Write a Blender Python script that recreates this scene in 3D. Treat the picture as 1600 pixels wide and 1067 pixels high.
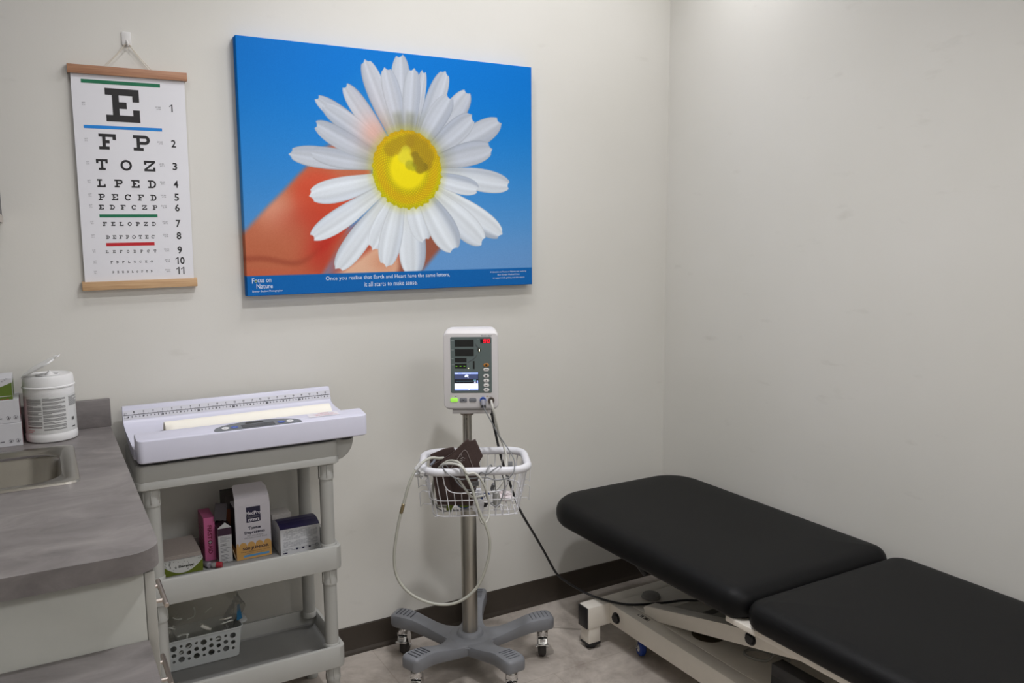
import bpy, bmesh, math, random
import numpy as np
from mathutils import Vector, Matrix
random.seed(7)
for _o in list(bpy.data.objects): bpy.data.objects.remove(_o)
SC = bpy.context.scene
COL = SC.collection
PI = math.pi

# ------------------------------------------------------------------ camera
F_PX, YAW, PITCH, ROLL = 1287.573, 0.5225, 0.13027, -0.0067
CAM = Vector((0.0, -2.59542, 1.43191))
def make_camera():
    cy, sy, cp, sp = math.cos(YAW), math.sin(YAW), math.cos(PITCH), math.sin(PITCH)
    fwd = Vector((sy*cp, cy*cp, -sp)); right = Vector((cy, -sy, 0)); up = right.cross(fwd)
    cr, sr = math.cos(ROLL), math.sin(ROLL)
    r2 = cr*right + sr*up; u2 = -sr*right + cr*up
    cd = bpy.data.cameras.new('camera'); co = bpy.data.objects.new('camera', cd); COL.objects.link(co)
    m = Matrix((r2, u2, -fwd)).transposed().to_4x4(); m.translation = CAM
    co.matrix_world = m
    cd.sensor_fit = 'HORIZONTAL'; cd.sensor_width = 36.0; cd.lens = F_PX/1600*36.0; cd.clip_start = 0.02
    SC.camera = co
make_camera()
# ------------------------------------------------------------------ world, exposure
W = bpy.data.worlds.new('world'); SC.world = W; W.use_nodes = True
W.node_tree.nodes['Background'].inputs[0].default_value = (0.5, 0.52, 0.55, 1)
W.node_tree.nodes['Background'].inputs[1].default_value = 0.02
vs = SC.view_settings
vs.view_transform = 'Standard'; vs.look = 'None'; vs.gamma = 1.0; vs.use_curve_mapping = False
vs.exposure = 0.14
LIGHT_COL = (1.0, 0.995, 1.02)
# recessed ceiling downlights: (x, y, watts); the first washes the poster wall
DOWNLIGHTS = [(0.85, -0.60, 15.5, 'nearest the poster wall'), (0.10, -0.60, 8.0, 'over the counter'), (0.90, -1.20, 62.0, 'in the middle of the room')]
STRIP = (1.55, -0.45, 1.2, 0.10, 6.4)        # slim ceiling strip light washing the poster wall: x, y, length, width, watts
FILL_PANEL = (1.20, -3.10, 1.2, 0.6, 23.0)        # added fill light, an unseen wide panel behind the camera

# ------------------------------------------------------------------ helpers
def lin(c):
    out = []
    for v in c[:3]:
        v = v/255.0
        out.append(v/12.92 if v <= 0.04045 else ((v+0.055)/1.055)**2.4)
    return tuple(out)+(1.0,)

def nt(name):
    m = bpy.data.materials.new(name); m.use_nodes = True
    t = m.node_tree
    return m, t, t.nodes['Principled BSDF']

MATS = {}
def mat(name, col, rough=0.5, metal=0.0, var=0.05, scale=30.0, bump=0.0, bscale=None, emit=None, estr=0.0, spec=0.5, alpha=1.0, trans=0.0, coat=0.0, stretch=None):
    """Procedural principled material: base colour broken up by noise, optional bump."""
    if name in MATS: return MATS[name]
    m, t, b = nt(name)
    N, L = t.nodes, t.links
    tc = N.new('ShaderNodeTexCoord')
    src = tc.outputs['Object']
    if stretch:
        mp = N.new('ShaderNodeMapping'); mp.inputs['Scale'].default_value = stretch
        L.new(src, mp.inputs['Vector']); src = mp.outputs['Vector']
    nz = N.new('ShaderNodeTexNoise'); nz.inputs['Scale'].default_value = scale; nz.inputs['Detail'].default_value = 4
    L.new(src, nz.inputs['Vector'])
    cr = N.new('ShaderNodeValToRGB')
    c = lin(col)
    cr.color_ramp.elements[0].position = 0.3; cr.color_ramp.elements[1].position = 0.7
    cr.color_ramp.elements[0].color = tuple(v*(1-var) for v in c[:3])+(1,)
    cr.color_ramp.elements[1].color = tuple(min(1, v*(1+var)) for v in c[:3])+(1,)
    L.new(nz.outputs['Fac'], cr.inputs['Fac']); L.new(cr.outputs['Color'], b.inputs['Base Color'])
    b.inputs['Roughness'].default_value = rough; b.inputs['Metallic'].default_value = metal
    b.inputs['Specular IOR Level'].default_value = spec
    if alpha < 1: b.inputs['Alpha'].default_value = alpha
    if trans: b.inputs['Transmission Weight'].default_value = trans
    if coat: b.inputs['Coat Weight'].default_value = coat; b.inputs['Coat Roughness'].default_value = 0.15
    if emit:
        b.inputs['Emission Color'].default_value = lin(emit); b.inputs['Emission Strength'].default_value = estr
    if bump:
        n2 = N.new('ShaderNodeTexNoise'); n2.inputs['Scale'].default_value = bscale or scale*4; n2.inputs['Detail'].default_value = 3
        L.new(src, n2.inputs['Vector'])
        bp = N.new('ShaderNodeBump'); bp.inputs['Strength'].default_value = bump; bp.inputs['Distance'].default_value = 0.002
        L.new(n2.outputs['Fac'], bp.inputs['Height']); L.new(bp.outputs['Normal'], b.inputs['Normal'])
    MATS[name] = m
    return m

def BM(): return bmesh.new()

def obj(name, bm, m, parent=None, smooth=40, loc=None, rot=None):
    me = bpy.data.meshes.new(name)
    bmesh.ops.recalc_face_normals(bm, faces=bm.faces)
    bm.to_mesh(me); bm.free()
    for x in (m if isinstance(m, (list, tuple)) else [m]): me.materials.append(x)
    if smooth:
        me.polygons.foreach_set('use_smooth', [True]*len(me.polygons))
        me.set_sharp_from_angle(angle=math.radians(smooth))
    o = bpy.data.objects.new(name, me); COL.objects.link(o)
    if parent: o.parent = parent
    if loc: o.location = loc
    if rot: o.rotation_euler = rot
    return o

def tag(o, label, cat, group=None):
    o['label'] = label; o['category'] = cat
    if group: o['group'] = group
    return o

def thing(name, label, cat, loc=(0, 0, 0), rotz=0.0, group=None):
    o = bpy.data.objects.new(name, None); COL.objects.link(o)
    o.empty_display_size = 0.02
    o.location = loc; o.rotation_euler = (0, 0, rotz)
    return tag(o, label, cat, group)

def struct(name, bm, m, smooth=0):
    o = obj(name, bm, m, smooth=smooth); o['kind'] = 'structure'; return o

def seti(faces, mi):
    for f in faces: f.material_index = mi

def box(bm, x0, x1, y0, y1, z0, z1, bev=0.0, seg=2, mi=0, M=None):
    r = bmesh.ops.create_cube(bm, size=1.0); v = r['verts']
    for p in v:
        p.co = Vector(((x0+x1)/2+p.co.x*(x1-x0), (y0+y1)/2+p.co.y*(y1-y0), (z0+z1)/2+p.co.z*(z1-z0)))
    if M is not None:
        for p in v: p.co = M @ p.co
    fs = set(f for p in v for f in p.link_faces)
    if bev:
        es = list(set(e for p in v for e in p.link_edges))
        rb = bmesh.ops.bevel(bm, geom=es, offset=bev, segments=seg, profile=0.5, affect='EDGES')
        fs = set(f for f in fs if f.is_valid) | set(rb['faces'])
    seti(fs, mi); return fs

def prism(bm, pts, to3, d0, d1, bev=0.0, seg=2, mi=0, caps=True):
    a = [bm.verts.new(to3(u, v, d0)) for u, v in pts]; b = [bm.verts.new(to3(u, v, d1)) for u, v in pts]
    n = len(pts); fs = []
    for i in range(n):
        fs.append(bm.faces.new((a[i], a[(i+1) % n], b[(i+1) % n], b[i])))
    cf = []
    if caps:
        cf = [bm.faces.new(a[::-1]), bm.faces.new(b)]; fs += cf
    if bev:
        es = list(set(e for f in cf for e in f.edges))
        rb = bmesh.ops.bevel(bm, geom=es, offset=bev, segments=seg, profile=0.5, affect='EDGES')
        fs = [f for f in fs if f.is_valid]+rb['faces']
    seti(fs, mi); return fs
XY = lambda u, v, d: Vector((u, v, d))
XZ = lambda u, v, d: Vector((u, d, v))
YZ = lambda u, v, d: Vector((d, u, v))

def face(bm, pts, mi=0):
    f = bm.faces.new([bm.verts.new(p) for p in pts]); f.material_index = mi; return f

def rrect(x0, x1, y0, y1, r, seg=6):
    rs = r if isinstance(r, (list, tuple)) else [r]*4      # order: x1y1, x0y1, x0y0, x1y0
    out = []
    for k, (cx, cy, a0) in enumerate(((x1, y1, 0), (x0, y1, 90), (x0, y0, 180), (x1, y0, 270))):
        rr = rs[k]
        sx = -1 if cx == x1 else 1; sy = -1 if cy == y1 else 1
        for i in range(seg+1):
            a = math.radians(a0+90*i/seg)
            out.append((cx+sx*rr+rr*math.cos(a), cy+sy*rr+rr*math.sin(a)))
    return out

def ellipse(cx, cy, rx, ry, n=24, a0=0.0):
    return [(cx+rx*math.cos(a0+2*PI*i/n), cy+ry*math.sin(a0+2*PI*i/n)) for i in range(n)]

def ring_verts(bm, c, ux, uy, rx, ry, n):
    return [bm.verts.new(c+ux*(rx*math.cos(2*PI*i/n))+uy*(ry*math.sin(2*PI*i/n))) for i in range(n)]

def skin(bm, rings, closed=False, caps=True, mi=0):
    fs = []; n = len(rings[0]); R = len(rings)
    for k in range(R if closed else R-1):
        A, B = rings[k], rings[(k+1) % R]
        for i in range(n):
            fs.append(bm.faces.new((A[i], A[(i+1) % n], B[(i+1) % n], B[i])))
    if caps and not closed:
        fs.append(bm.faces.new(rings[0][::-1])); fs.append(bm.faces.new(rings[-1]))
    seti(fs, mi); return fs

def cyl(bm, p0, p1, r0, r1=None, n=20, mi=0, bev=0.0):
    p0, p1 = Vector(p0), Vector(p1); r1 = r0 if r1 is None else r1
    d = (p1-p0).normalized(); ux = d.orthogonal().normalized(); uy = d.cross(ux)
    if bev:
        L = (p1-p0).length; prof = [(0, r0-bev), (bev, r0), (L-bev, r1), (L, r1-bev)]
        rings = [ring_verts(bm, p0+d*h, ux, uy, r, r, n) for h, r in prof]
    else:
        rings = [ring_verts(bm, p0, ux, uy, r0, r0, n), ring_verts(bm, p1, ux, uy, r1, r1, n)]
    return skin(bm, rings, mi=mi)

def lathe(bm, prof, c=(0, 0, 0), d=(0, 0, 1), n=32, mi=0, caps=True):
    """prof: list of (radius, height)"""
    c = Vector(c); d = Vector(d).normalized(); ux = d.orthogonal().normalized(); uy = d.cross(ux)
    return skin(bm, [ring_verts(bm, c+d*h, ux, uy, r, r, n) for r, h in prof], caps=caps, mi=mi)

def catmull(pts, sub=6, closed=False):
    P = [Vector(p) for p in pts]; n = len(P); out = []
    rng = n if closed else n-1
    for i in range(rng):
        p0 = P[(i-1) % n] if closed or i > 0 else P[0]*2-P[1]
        p1, p2 = P[i], P[(i+1) % n]
        p3 = P[(i+2) % n] if closed or i+2 < n else P[-1]*2-P[-2]
        for k in range(sub):
            t = k/sub
            out.append(0.5*((2*p1)+(p2-p0)*t+(2*p0-5*p1+4*p2-p3)*t*t+(3*p1-p0-3*p2+p3)*t**3))
    if not closed: out.append(P[-1])
    return out

def tube(bm, pts, r, n=8, closed=False, sub=6, mi=0):
    P = catmull(pts, sub, closed) if sub else [Vector(p) for p in pts]
    m = len(P); rings = []
    up = None
    for i, p in enumerate(P):
        a = P[(i-1) % m] if closed or i else P[0]; b = P[(i+1) % m] if closed or i < m-1 else P[-1]
        t = (b-a)
        t = t.normalized() if t.length > 1e-9 else Vector((0, 0, 1))
        if up is None: up = t.orthogonal().normalized()
        up = (up-t*up.dot(t))
        up = up.normalized() if up.length > 1e-6 else t.orthogonal().normalized()
        w = t.cross(up)
        rr = r(i/(m-1)) if callable(r) else r
        rings.append(ring_verts(bm, p, up, w, rr, rr, n))
    return skin(bm, rings, closed=closed, mi=mi)

def wire(bm, pts, r, n=6, mi=0, closed=False):
    return tube(bm, pts, r, n=n, sub=0, mi=mi, closed=closed)

def rotz(deg, c=(0, 0, 0)):
    c = Vector(c); return Matrix.Translation(c) @ Matrix.Rotation(math.radians(deg), 4, 'Z') @ Matrix.Translation(-c)

def xform(bm, M, start=0):
    bm.verts.ensure_lookup_table()
    for v in list(bm.verts)[start:]: v.co = M @ v.co

# text -> list of triangles, fitted to a rectangle on a plane
_TXT = {}
def text_polys(s, bold=0.0):
    k = (s, bold)
    if k in _TXT: return _TXT[k]
    cu = bpy.data.curves.new('t', 'FONT'); cu.body = s; cu.size = 1.0; cu.offset = bold; cu.resolution_u = 2
    ob = bpy.data.objects.new('t', cu)
    me = bpy.data.meshes.new_from_object(ob)
    vs_ = [(v.co.x, v.co.y) for v in me.vertices]; fs_ = [tuple(p.vertices) for p in me.polygons]
    bpy.data.objects.remove(ob); bpy.data.curves.remove(cu); bpy.data.meshes.remove(me)
    _TXT[k] = (vs_, fs_); return vs_, fs_

def text(bm, s, to3, x0, x1, y0, y1, d=0.0, mi=0, bold=0.0, fit=True):
    """Write s inside the rectangle (x0..x1, y0..y1) of the plane to3(u, v, d)."""
    v, f = text_polys(s, bold)
    if not v: return
    ax, bx = min(p[0] for p in v), max(p[0] for p in v); ay, by = min(p[1] for p in v), max(p[1] for p in v)
    sx = (x1-x0)/max(1e-6, bx-ax); sy = (y1-y0)/max(1e-6, by-ay)
    if not fit: sx = sy = min(sx, sy, key=abs)
    V = [bm.verts.new(to3(x0+(p[0]-ax)*sx, y0+(p[1]-ay)*sy, d)) for p in v]
    for q in f:
        try: bm.faces.new([V[i] for i in q]).material_index = mi
        except ValueError: pass

def poly(bm, pts, to3, d, mi=0):
    return face(bm, [to3(u, v, d) for u, v in pts], mi)
def rect(bm, to3, x0, x1, y0, y1, d, mi=0):
    return poly(bm, [(x0, y0), (x1, y0), (x1, y1), (x0, y1)], to3, d, mi)

# ------------------------------------------------------------------ materials
def wall_mat():
    m, t, b = nt('painted_wall'); N, L = t.nodes, t.links
    tc = N.new('ShaderNodeTexCoord')
    nz = N.new('ShaderNodeTexNoise'); nz.inputs['Scale'].default_value = 1.7; nz.inputs['Detail'].default_value = 6
    L.new(tc.outputs['Object'], nz.inputs['Vector'])
    cr = N.new('ShaderNodeValToRGB'); cr.color_ramp.elements[0].position = 0.35; cr.color_ramp.elements[1].position = 0.65
    cr.color_ramp.elements[0].color = lin((213, 211, 204)); cr.color_ramp.elements[1].color = lin((217, 215, 209))
    L.new(nz.outputs['Fac'], cr.inputs['Fac'])
    # sparse scuffs
    mp = N.new('ShaderNodeMapping'); mp.inputs['Scale'].default_value = (3.0, 3.0, 9.0); L.new(tc.outputs['Object'], mp.inputs['Vector'])
    n2 = N.new('ShaderNodeTexNoise'); n2.inputs['Scale'].default_value = 2.2; n2.inputs['Detail'].default_value = 8; L.new(mp.outputs['Vector'], n2.inputs['Vector'])
    c2 = N.new('ShaderNodeValToRGB'); c2.color_ramp.elements[0].position = 0.66; c2.color_ramp.elements[1].position = 0.78
    c2.color_ramp.elements[0].color = (0, 0, 0, 1); c2.color_ramp.elements[1].color = (0.16, 0.16, 0.16, 1)
    L.new(n2.outputs['Fac'], c2.inputs['Fac'])
    mx = N.new('ShaderNodeMixRGB'); mx.inputs[2].default_value = lin((150, 143, 132))
    L.new(c2.outputs['Color'], mx.inputs[0]); L.new(cr.outputs['Color'], mx.inputs[1]); L.new(mx.outputs['Color'], b.inputs['Base Color'])
    b.inputs['Roughness'].default_value = 0.55; b.inputs['Specular IOR Level'].default_value = 0.3
    n3 = N.new('ShaderNodeTexNoise'); n3.inputs['Scale'].default_value = 160; L.new(tc.outputs['Object'], n3.inputs['Vector'])
    bp = N.new('ShaderNodeBump'); bp.inputs['Strength'].default_value = 0.06; bp.inputs['Distance'].default_value = 0.002
    L.new(n3.outputs['Fac'], bp.inputs['Height']); L.new(bp.outputs['Normal'], b.inputs['Normal'])
    return m

def floor_mat():
    m, t, b = nt('stone_vinyl_floor'); N, L = t.nodes, t.links
    tc = N.new('ShaderNodeTexCoord')
    n0 = N.new('ShaderNodeTexNoise'); n0.inputs['Scale'].default_value = 2.5; n0.inputs['Detail'].default_value = 3; L.new(tc.outputs['Object'], n0.inputs['Vector'])
    ad = N.new('ShaderNodeMixRGB'); ad.inputs[0].default_value = 0.25; L.new(tc.outputs['Object'], ad.inputs[1]); L.new(n0.outputs['Color'], ad.inputs[2])
    nz = N.new('ShaderNodeTexNoise'); nz.inputs['Scale'].default_value = 6.5; nz.inputs['Detail'].default_value = 10; nz.inputs['Roughness'].default_value = 0.68
    L.new(ad.outputs['Color'], nz.inputs['Vector'])
    cr = N.new('ShaderNodeValToRGB'); e = cr.color_ramp.elements
    e[0].position = 0.33; e[0].color = lin((146, 136, 127)); e[1].position = 0.68; e[1].color = lin((206, 197, 187))
    x = e.new(0.5); x.color = lin((178, 169, 160))
    L.new(nz.outputs['Fac'], cr.inputs['Fac'])
    br = N.new('ShaderNodeTexBrick'); br.offset = 0.5; br.inputs['Scale'].default_value = 1.0
    br.inputs['Brick Width'].default_value = 0.92; br.inputs['Row Height'].default_value = 0.46; br.inputs['Mortar Size'].default_value = 0.0016
    br.inputs['Color1'].default_value = (1, 1, 1, 1); br.inputs['Color2'].default_value = (0.97, 0.97, 0.97, 1); br.inputs['Mortar'].default_value = (0.8, 0.78, 0.76, 1)
    L.new(tc.outputs['Object'], br.inputs['Vector'])
    mu = N.new('ShaderNodeMixRGB'); mu.blend_type = 'MULTIPLY'; mu.inputs[0].default_value = 0.8
    L.new(cr.outputs['Color'], mu.inputs[1]); L.new(br.outputs['Color'], mu.inputs[2]); L.new(mu.outputs['Color'], b.inputs['Base Color'])
    b.inputs['Roughness'].default_value = 0.48; b.inputs['Specular IOR Level'].default_value = 0.35
    bp = N.new('ShaderNodeBump'); bp.inputs['Strength'].default_value = 0.08; bp.inputs['Distance'].default_value = 0.002
    L.new(nz.outputs['Fac'], bp.inputs['Height']); L.new(bp.outputs['Normal'], b.inputs['Normal'])
    return m

def laminate_mat():
    m, t, b = nt('grey_stone_laminate'); N, L = t.nodes, t.links
    tc = N.new('ShaderNodeTexCoord'); mp = N.new('ShaderNodeMapping'); mp.inputs['Scale'].default_value = (2.6, 5.0, 5.0); mp.inputs['Rotation'].default_value = (0, 0, math.radians(6))
    L.new(tc.outputs['Object'], mp.inputs['Vector'])
    nz = N.new('ShaderNodeTexNoise'); nz.inputs['Scale'].default_value = 2.6; nz.inputs['Detail'].default_value = 10; nz.inputs['Roughness'].default_value = 0.66; nz.inputs['Distortion'].default_value = 0.6
    L.new(mp.outputs['Vector'], nz.inputs['Vector'])
    cr = N.new('ShaderNodeValToRGB'); e = cr.color_ramp.elements
    e[0].position = 0.3; e[0].color = lin((96, 92, 91)); e[1].position = 0.72; e[1].color = lin((134, 129, 127))
    x = e.new(0.5); x.color = lin((115, 110, 109))
    L.new(nz.outputs['Fac'], cr.inputs['Fac']); L.new(cr.outputs['Color'], b.inputs['Base Color'])
    b.inputs['Roughness'].default_value = 0.42; b.inputs['Specular IOR Level'].default_value = 0.4
    return m

def wood_mat(name, c0, c1):
    m, t, b = nt(name); N, L = t.nodes, t.links
    tc = N.new('ShaderNodeTexCoord'); mp = N.new('ShaderNodeMapping'); mp.inputs['Scale'].default_value = (6, 60, 160)
    L.new(tc.outputs['Object'], mp.inputs['Vector'])
    nz = N.new('ShaderNodeTexNoise'); nz.inputs['Scale'].default_value = 2.0; nz.inputs['Detail'].default_value = 8; L.new(mp.outputs['Vector'], nz.inputs['Vector'])
    cr = N.new('ShaderNodeValToRGB'); cr.color_ramp.elements[0].position = 0.35; cr.color_ramp.elements[1].position = 0.65
    cr.color_ramp.elements[0].color = lin(c0); cr.color_ramp.elements[1].color = lin(c1)
    L.new(nz.outputs['Fac'], cr.inputs['Fac']); L.new(cr.outputs['Color'], b.inputs['Base Color']); b.inputs['Roughness'].default_value = 0.5
    return m

def clear_mat(name, tint, gloss=0.25, op=0.12):
    """thin clear plastic film"""
    m = bpy.data.materials.new(name); m.use_nodes = True; t = m.node_tree; N, L = t.nodes, t.links
    for n in list(N): N.remove(n)
    out = N.new('ShaderNodeOutputMaterial'); tr = N.new('ShaderNodeBsdfTransparent'); tr.inputs[0].default_value = lin(tint)
    gl = N.new('ShaderNodeBsdfGlossy'); gl.inputs['Roughness'].default_value = 0.12
    df = N.new('ShaderNodeBsdfDiffuse'); df.inputs[0].default_value = lin((232, 232, 228))
    tc = N.new('ShaderNodeTexCoord'); nz = N.new('ShaderNodeTexNoise'); nz.inputs['Scale'].default_value = 22; nz.inputs['Detail'].default_value = 5
    L.new(tc.outputs['Object'], nz.inputs['Vector'])
    bp = N.new('ShaderNodeBump'); bp.inputs['Strength'].default_value = 0.7; bp.inputs['Distance'].default_value = 0.01
    L.new(nz.outputs['Fac'], bp.inputs['Height']); L.new(bp.outputs['Normal'], gl.inputs['Normal'])
    fr = N.new('ShaderNodeFresnel'); fr.inputs['IOR'].default_value = 1.45; L.new(bp.outputs['Normal'], fr.inputs['Normal'])
    m1 = N.new('ShaderNodeMixShader'); m1.inputs[0].default_value = op; L.new(tr.outputs[0], m1.inputs[1]); L.new(df.outputs[0], m1.inputs[2])
    m2 = N.new('ShaderNodeMixShader'); L.new(fr.outputs[0], m2.inputs[0]); L.new(m1.outputs[0], m2.inputs[1]); L.new(gl.outputs[0], m2.inputs[2])
    L.new(m2.outputs[0], out.inputs['Surface'])
    return m

WALL = wall_mat(); FLOOR = floor_mat(); LAM = laminate_mat()
WOOD_D = wood_mat('reddish_wood', (158, 112, 84), (178, 132, 100)); WOOD_L = wood_mat('pale_wood', (186, 148, 108), (205, 170, 130))
CEIL = mat('ceiling_tile', (226, 225, 220), 0.9, bump=0.3, bscale=180)
BASEB = mat('dark_vinyl_base', (62, 55, 48), 0.42, var=0.04)
BLACK = mat('black_print', (26, 24, 27), 0.6)
PAPER = mat('white_paper', (226, 226, 231), 0.7, var=0.01, scale=8)
GREYTXT = mat('grey_print', (120, 120, 125), 0.6)
WHITEP = mat('white_plastic', (228, 228, 230), 0.35, var=0.02)
CHROME = mat('chrome', (215, 215, 215), 0.12, 1.0, var=0.02)
STEEL = mat('brushed_steel', (176, 170, 160), 0.3, 1.0, var=0.06, scale=8, stretch=(1, 1, 40))
NICKEL = mat('satin_nickel', (196, 186, 178), 0.3, 1.0, var=0.03)
RUBBER = mat('dark_rubber', (48, 44, 42), 0.6)
BLACKP = mat('black_plastic', (28, 28, 30), 0.4)
INK = mat('navy_ink', (34, 30, 62), 0.5)

# ================================================================== SETTING
XL, XR, YF, ZC = -0.46, 2.218, -3.75, 2.6
bm = BM(); box(bm, XL-0.1, XR+0.1, YF-0.1, 0.1, -0.1, 0.0); struct('floor', bm, FLOOR)
bm = BM(); box(bm, XL-0.1, XR+0.1, YF-0.1, 0.1, ZC, ZC+0.1); struct('ceiling', bm, CEIL)
bm = BM(); box(bm, XL-0.1, XR+0.1, 0.0, 0.1, 0.0, ZC); struct('wall_back', bm, WALL)
bm = BM(); box(bm, XR, XR+0.1, YF, 0.0, 0.0, ZC); struct('wall_right', bm, WALL)
bm = BM(); box(bm, XL-0.1, XL, YF, 0.0, 0.0, ZC); struct('wall_left', bm, WALL)
bm = BM(); box(bm, XL-0.1, XR+0.1, YF-0.1, YF, 0.0, ZC); struct('wall_front', bm, WALL)
def coving(p, to3, a, b):
    """cove base: flat strip with a small toe"""
    prism(p, [(0, 0), (0.009, 0), (0.0075, 0.008), (0.0035, 0.017), (0.003, 0.098), (0.0015, 0.1016), (0, 0.1016)], to3, a, b)
bm = BM(); coving(bm, lambda u, v, d: Vector((d, -u, v)), 0.16, XR); struct('baseboard_back', bm, BASEB)
bm = BM(); coving(bm, lambda u, v, d: Vector((XR-u, d, v)), YF, -0.009); struct('baseboard_right', bm, BASEB)

# ceiling lights
def strip_light(x, y, L, w, watts, kind='strip_light', label='slim white ceiling strip light along the poster wall'):
    t = thing(kind, label, 'light', (x, y, ZC))
    bm = BM(); box(bm, -L/2-0.01, L/2+0.01, -w/2-0.01, w/2+0.01, -0.012, -0.0005, 0.002); obj('housing', bm, WHITEP, t)
    bm = BM(); box(bm, -L/2, L/2, -w/2, w/2, -0.0145, -0.0122)
    m, tr, b = nt('strip_diffuser'); b.inputs['Base Color'].default_value = (0.9, 0.9, 0.9, 1); b.inputs['Emission Color'].default_value = LIGHT_COL+(1,); b.inputs['Emission Strength'].default_value = 0.6
    obj('diffuser', bm, m, t)
    l = bpy.data.lights.new('strip_lamp', 'AREA'); l.shape = 'RECTANGLE'; l.size = L; l.size_y = w; l.energy = watts; l.color = LIGHT_COL
    o = bpy.data.objects.new('strip_lamp', l); COL.objects.link(o); o.parent = t; o.location = (0, 0, -0.018)
strip_light(*STRIP); strip_light(*FILL_PANEL, 'fill_panel', 'wide white added fill light panel on the ceiling, unseen behind the camera')
def downlight(x, y, watts, where):
    if not watts: return
    t = thing('downlight', 'small round white ceiling downlight '+where, 'light', (x, y, ZC), group='ceiling downlights')
    bm = BM(); lathe(bm, [(0.085, -0.0005), (0.085, -0.006), (0.070, -0.009), (0.062, -0.006), (0.062, -0.0005)], n=32, caps=False); obj('trim_ring', bm, WHITEP, t)
    bm = BM(); lathe(bm, [(0.0, -0.003), (0.062, -0.003)], n=32, caps=False)
    m, tr, b = nt('downlight_lens'); b.inputs['Base Color'].default_value = (0.9, 0.9, 0.9, 1); b.inputs['Emission Color'].default_value = LIGHT_COL+(1,); b.inputs['Emission Strength'].default_value = 0.6
    obj('lens', bm, m, t)
    ld_ = bpy.data.lights.new('downlight_lamp', 'SPOT'); ld_.energy = watts; ld_.color = LIGHT_COL; ld_.spot_size = math.radians(165); ld_.spot_blend = 1.0; ld_.shadow_soft_size = 0.05
    lo = bpy.data.objects.new('downlight_lamp', ld_); COL.objects.link(lo); lo.parent = t; lo.location = (0, 0, -0.02)
for _d in DOWNLIGHTS: downlight(*_d)

# ================================================================== EYE CHART
bm = BM(); M_HOOK = mat('hook_plastic', (218, 216, 214), 0.4)
prism(bm, rrect(-0.012, 0.012, -0.0185, 0.0185, 0.003), XZ, -0.0001, -0.004, 0.001)
hk = thing('adhesive_hook', 'small white adhesive hook on wall above the eye chart', 'hook', (0.2645, 0, 1.975))
obj('hook_plate', bm, M_HOOK, hk)
bm = BM(); tube(bm, [(0, -0.003, -0.004), (0, -0.006, -0.016), (0, -0.012, -0.021), (0, -0.017, -0.017), (0, -0.0175, -0.010)], 0.003)
obj('hook_prong', bm, M_HOOK, hk)

ec = thing('eye_chart', 'white eye test chart hung on wooden rails by a cord', 'chart', (0.262, 0, 1.283))
cz = 1.283; cx = 0.262
T = lambda u, v, d: Vector((u-cx, d, v-cz))           # wall coords -> chart-local
def rail(name, x0, x1, z0, z1, tilt, m, lip):
    bm = BM()
    d = tilt
    prism(bm, [(x0, z0), (x1, z0+d), (x1, z1+d), (x0, z1)], T, -0.003, -0.0115, 0.0008)
    prism(bm, [(x0, z0-0.0005), (x1, z0+d-0.0005), (x1, z1+d-0.001), (x0, z1-0.001)], T, -0.0126, -0.0205, 0.0012)
    o = obj(name, bm, m, ec)
    return o
rail('top_rail', 0.1115, 0.415, 1.8700, 1.8935, 0.0015, WOOD_D, True)
rail('bottom_rail', 0.1095, 0.412, 1.2820, 1.3065, 0.0025, WOOD_L, True)

def slab(ch):
    """slab-serif optotype on a 5 x 5 grid -> list of polygons"""
    R = lambda a, b, c, d: [(a, c), (b, c), (b, d), (a, d)]
    def arc(cx, cy, ro, ri, a0, a1, n=20, sy=1.0):
        out = []
        for i in range(n):
            t0 = math.radians(a0+(a1-a0)*i/n); t1 = math.radians(a0+(a1-a0)*(i+1)/n)
            out.append([(cx+ro*math.cos(t0), cy+ro*sy*math.sin(t0)), (cx+ro*math.cos(t1), cy+ro*sy*math.sin(t1)),
                        (cx+ri*math.cos(t1), cy+ri*math.sin(t1)), (cx+ri*math.cos(t0), cy+ri*math.sin(t0))])
        return out
    if ch == 'E': return [R(0, 5, 4, 5), R(0, 5, 0, 1), R(1, 2, 1, 4), R(2, 3.1, 2, 3), R(4, 5, 3.1, 4), R(4, 5, 1, 1.9)]
    if ch == 'F': return [R(0, 5, 4, 5), R(0, 3, 0, 1), R(1, 2, 1, 4), R(2, 3.1, 2, 3), R(4, 5, 3.1, 4)]
    if ch == 'L': return [R(0, 3, 4, 5), R(0, 5, 0, 1), R(1, 2, 1, 4), R(4, 5, 1, 1.9)]
    if ch == 'T': return [R(0, 5, 4, 5), R(0, 1, 3.1, 4), R(4, 5, 3.1, 4), R(2, 3, 1, 4), R(1, 4, 0, 1)]
    if ch == 'Z': return [R(0, 5, 4, 5), R(0, 1, 3.1, 4), R(0, 5, 0, 1), R(4, 5, 1, 1.9), [(0, 1), (1.4, 1), (5, 4), (3.6, 4)]]
    if ch == 'O': return arc(2.5, 2.5, 2.5, 1.5, 0, 360, 36)
    if ch == 'C': return arc(2.5, 2.5, 2.5, 1.5, 38, 322, 32) + [R(4, 4.9, 3.1, 4.8)]
    if ch == 'P': return [R(0, 3.5, 4, 5), R(0, 3, 0, 1), R(1, 2, 1, 4), R(2, 3.5, 2, 2.95)] + arc(3.5, 3.5, 1.5, 0.53, -90, 90, 16)
    if ch == 'D': return [R(0, 2.5, 4, 5), R(0, 2.5, 0, 1), R(1, 2, 1, 4)] + arc(2.5, 2.5, 2.5, 1.5, -90, 90, 18)
    return []

M_GRN = mat('green_print', (0, 108, 72), 0.6); M_BLU = mat('blue_print', (0, 130, 215), 0.6); M_RED = mat('red_print', (190, 28, 40), 0.6)
bm = BM()
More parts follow.
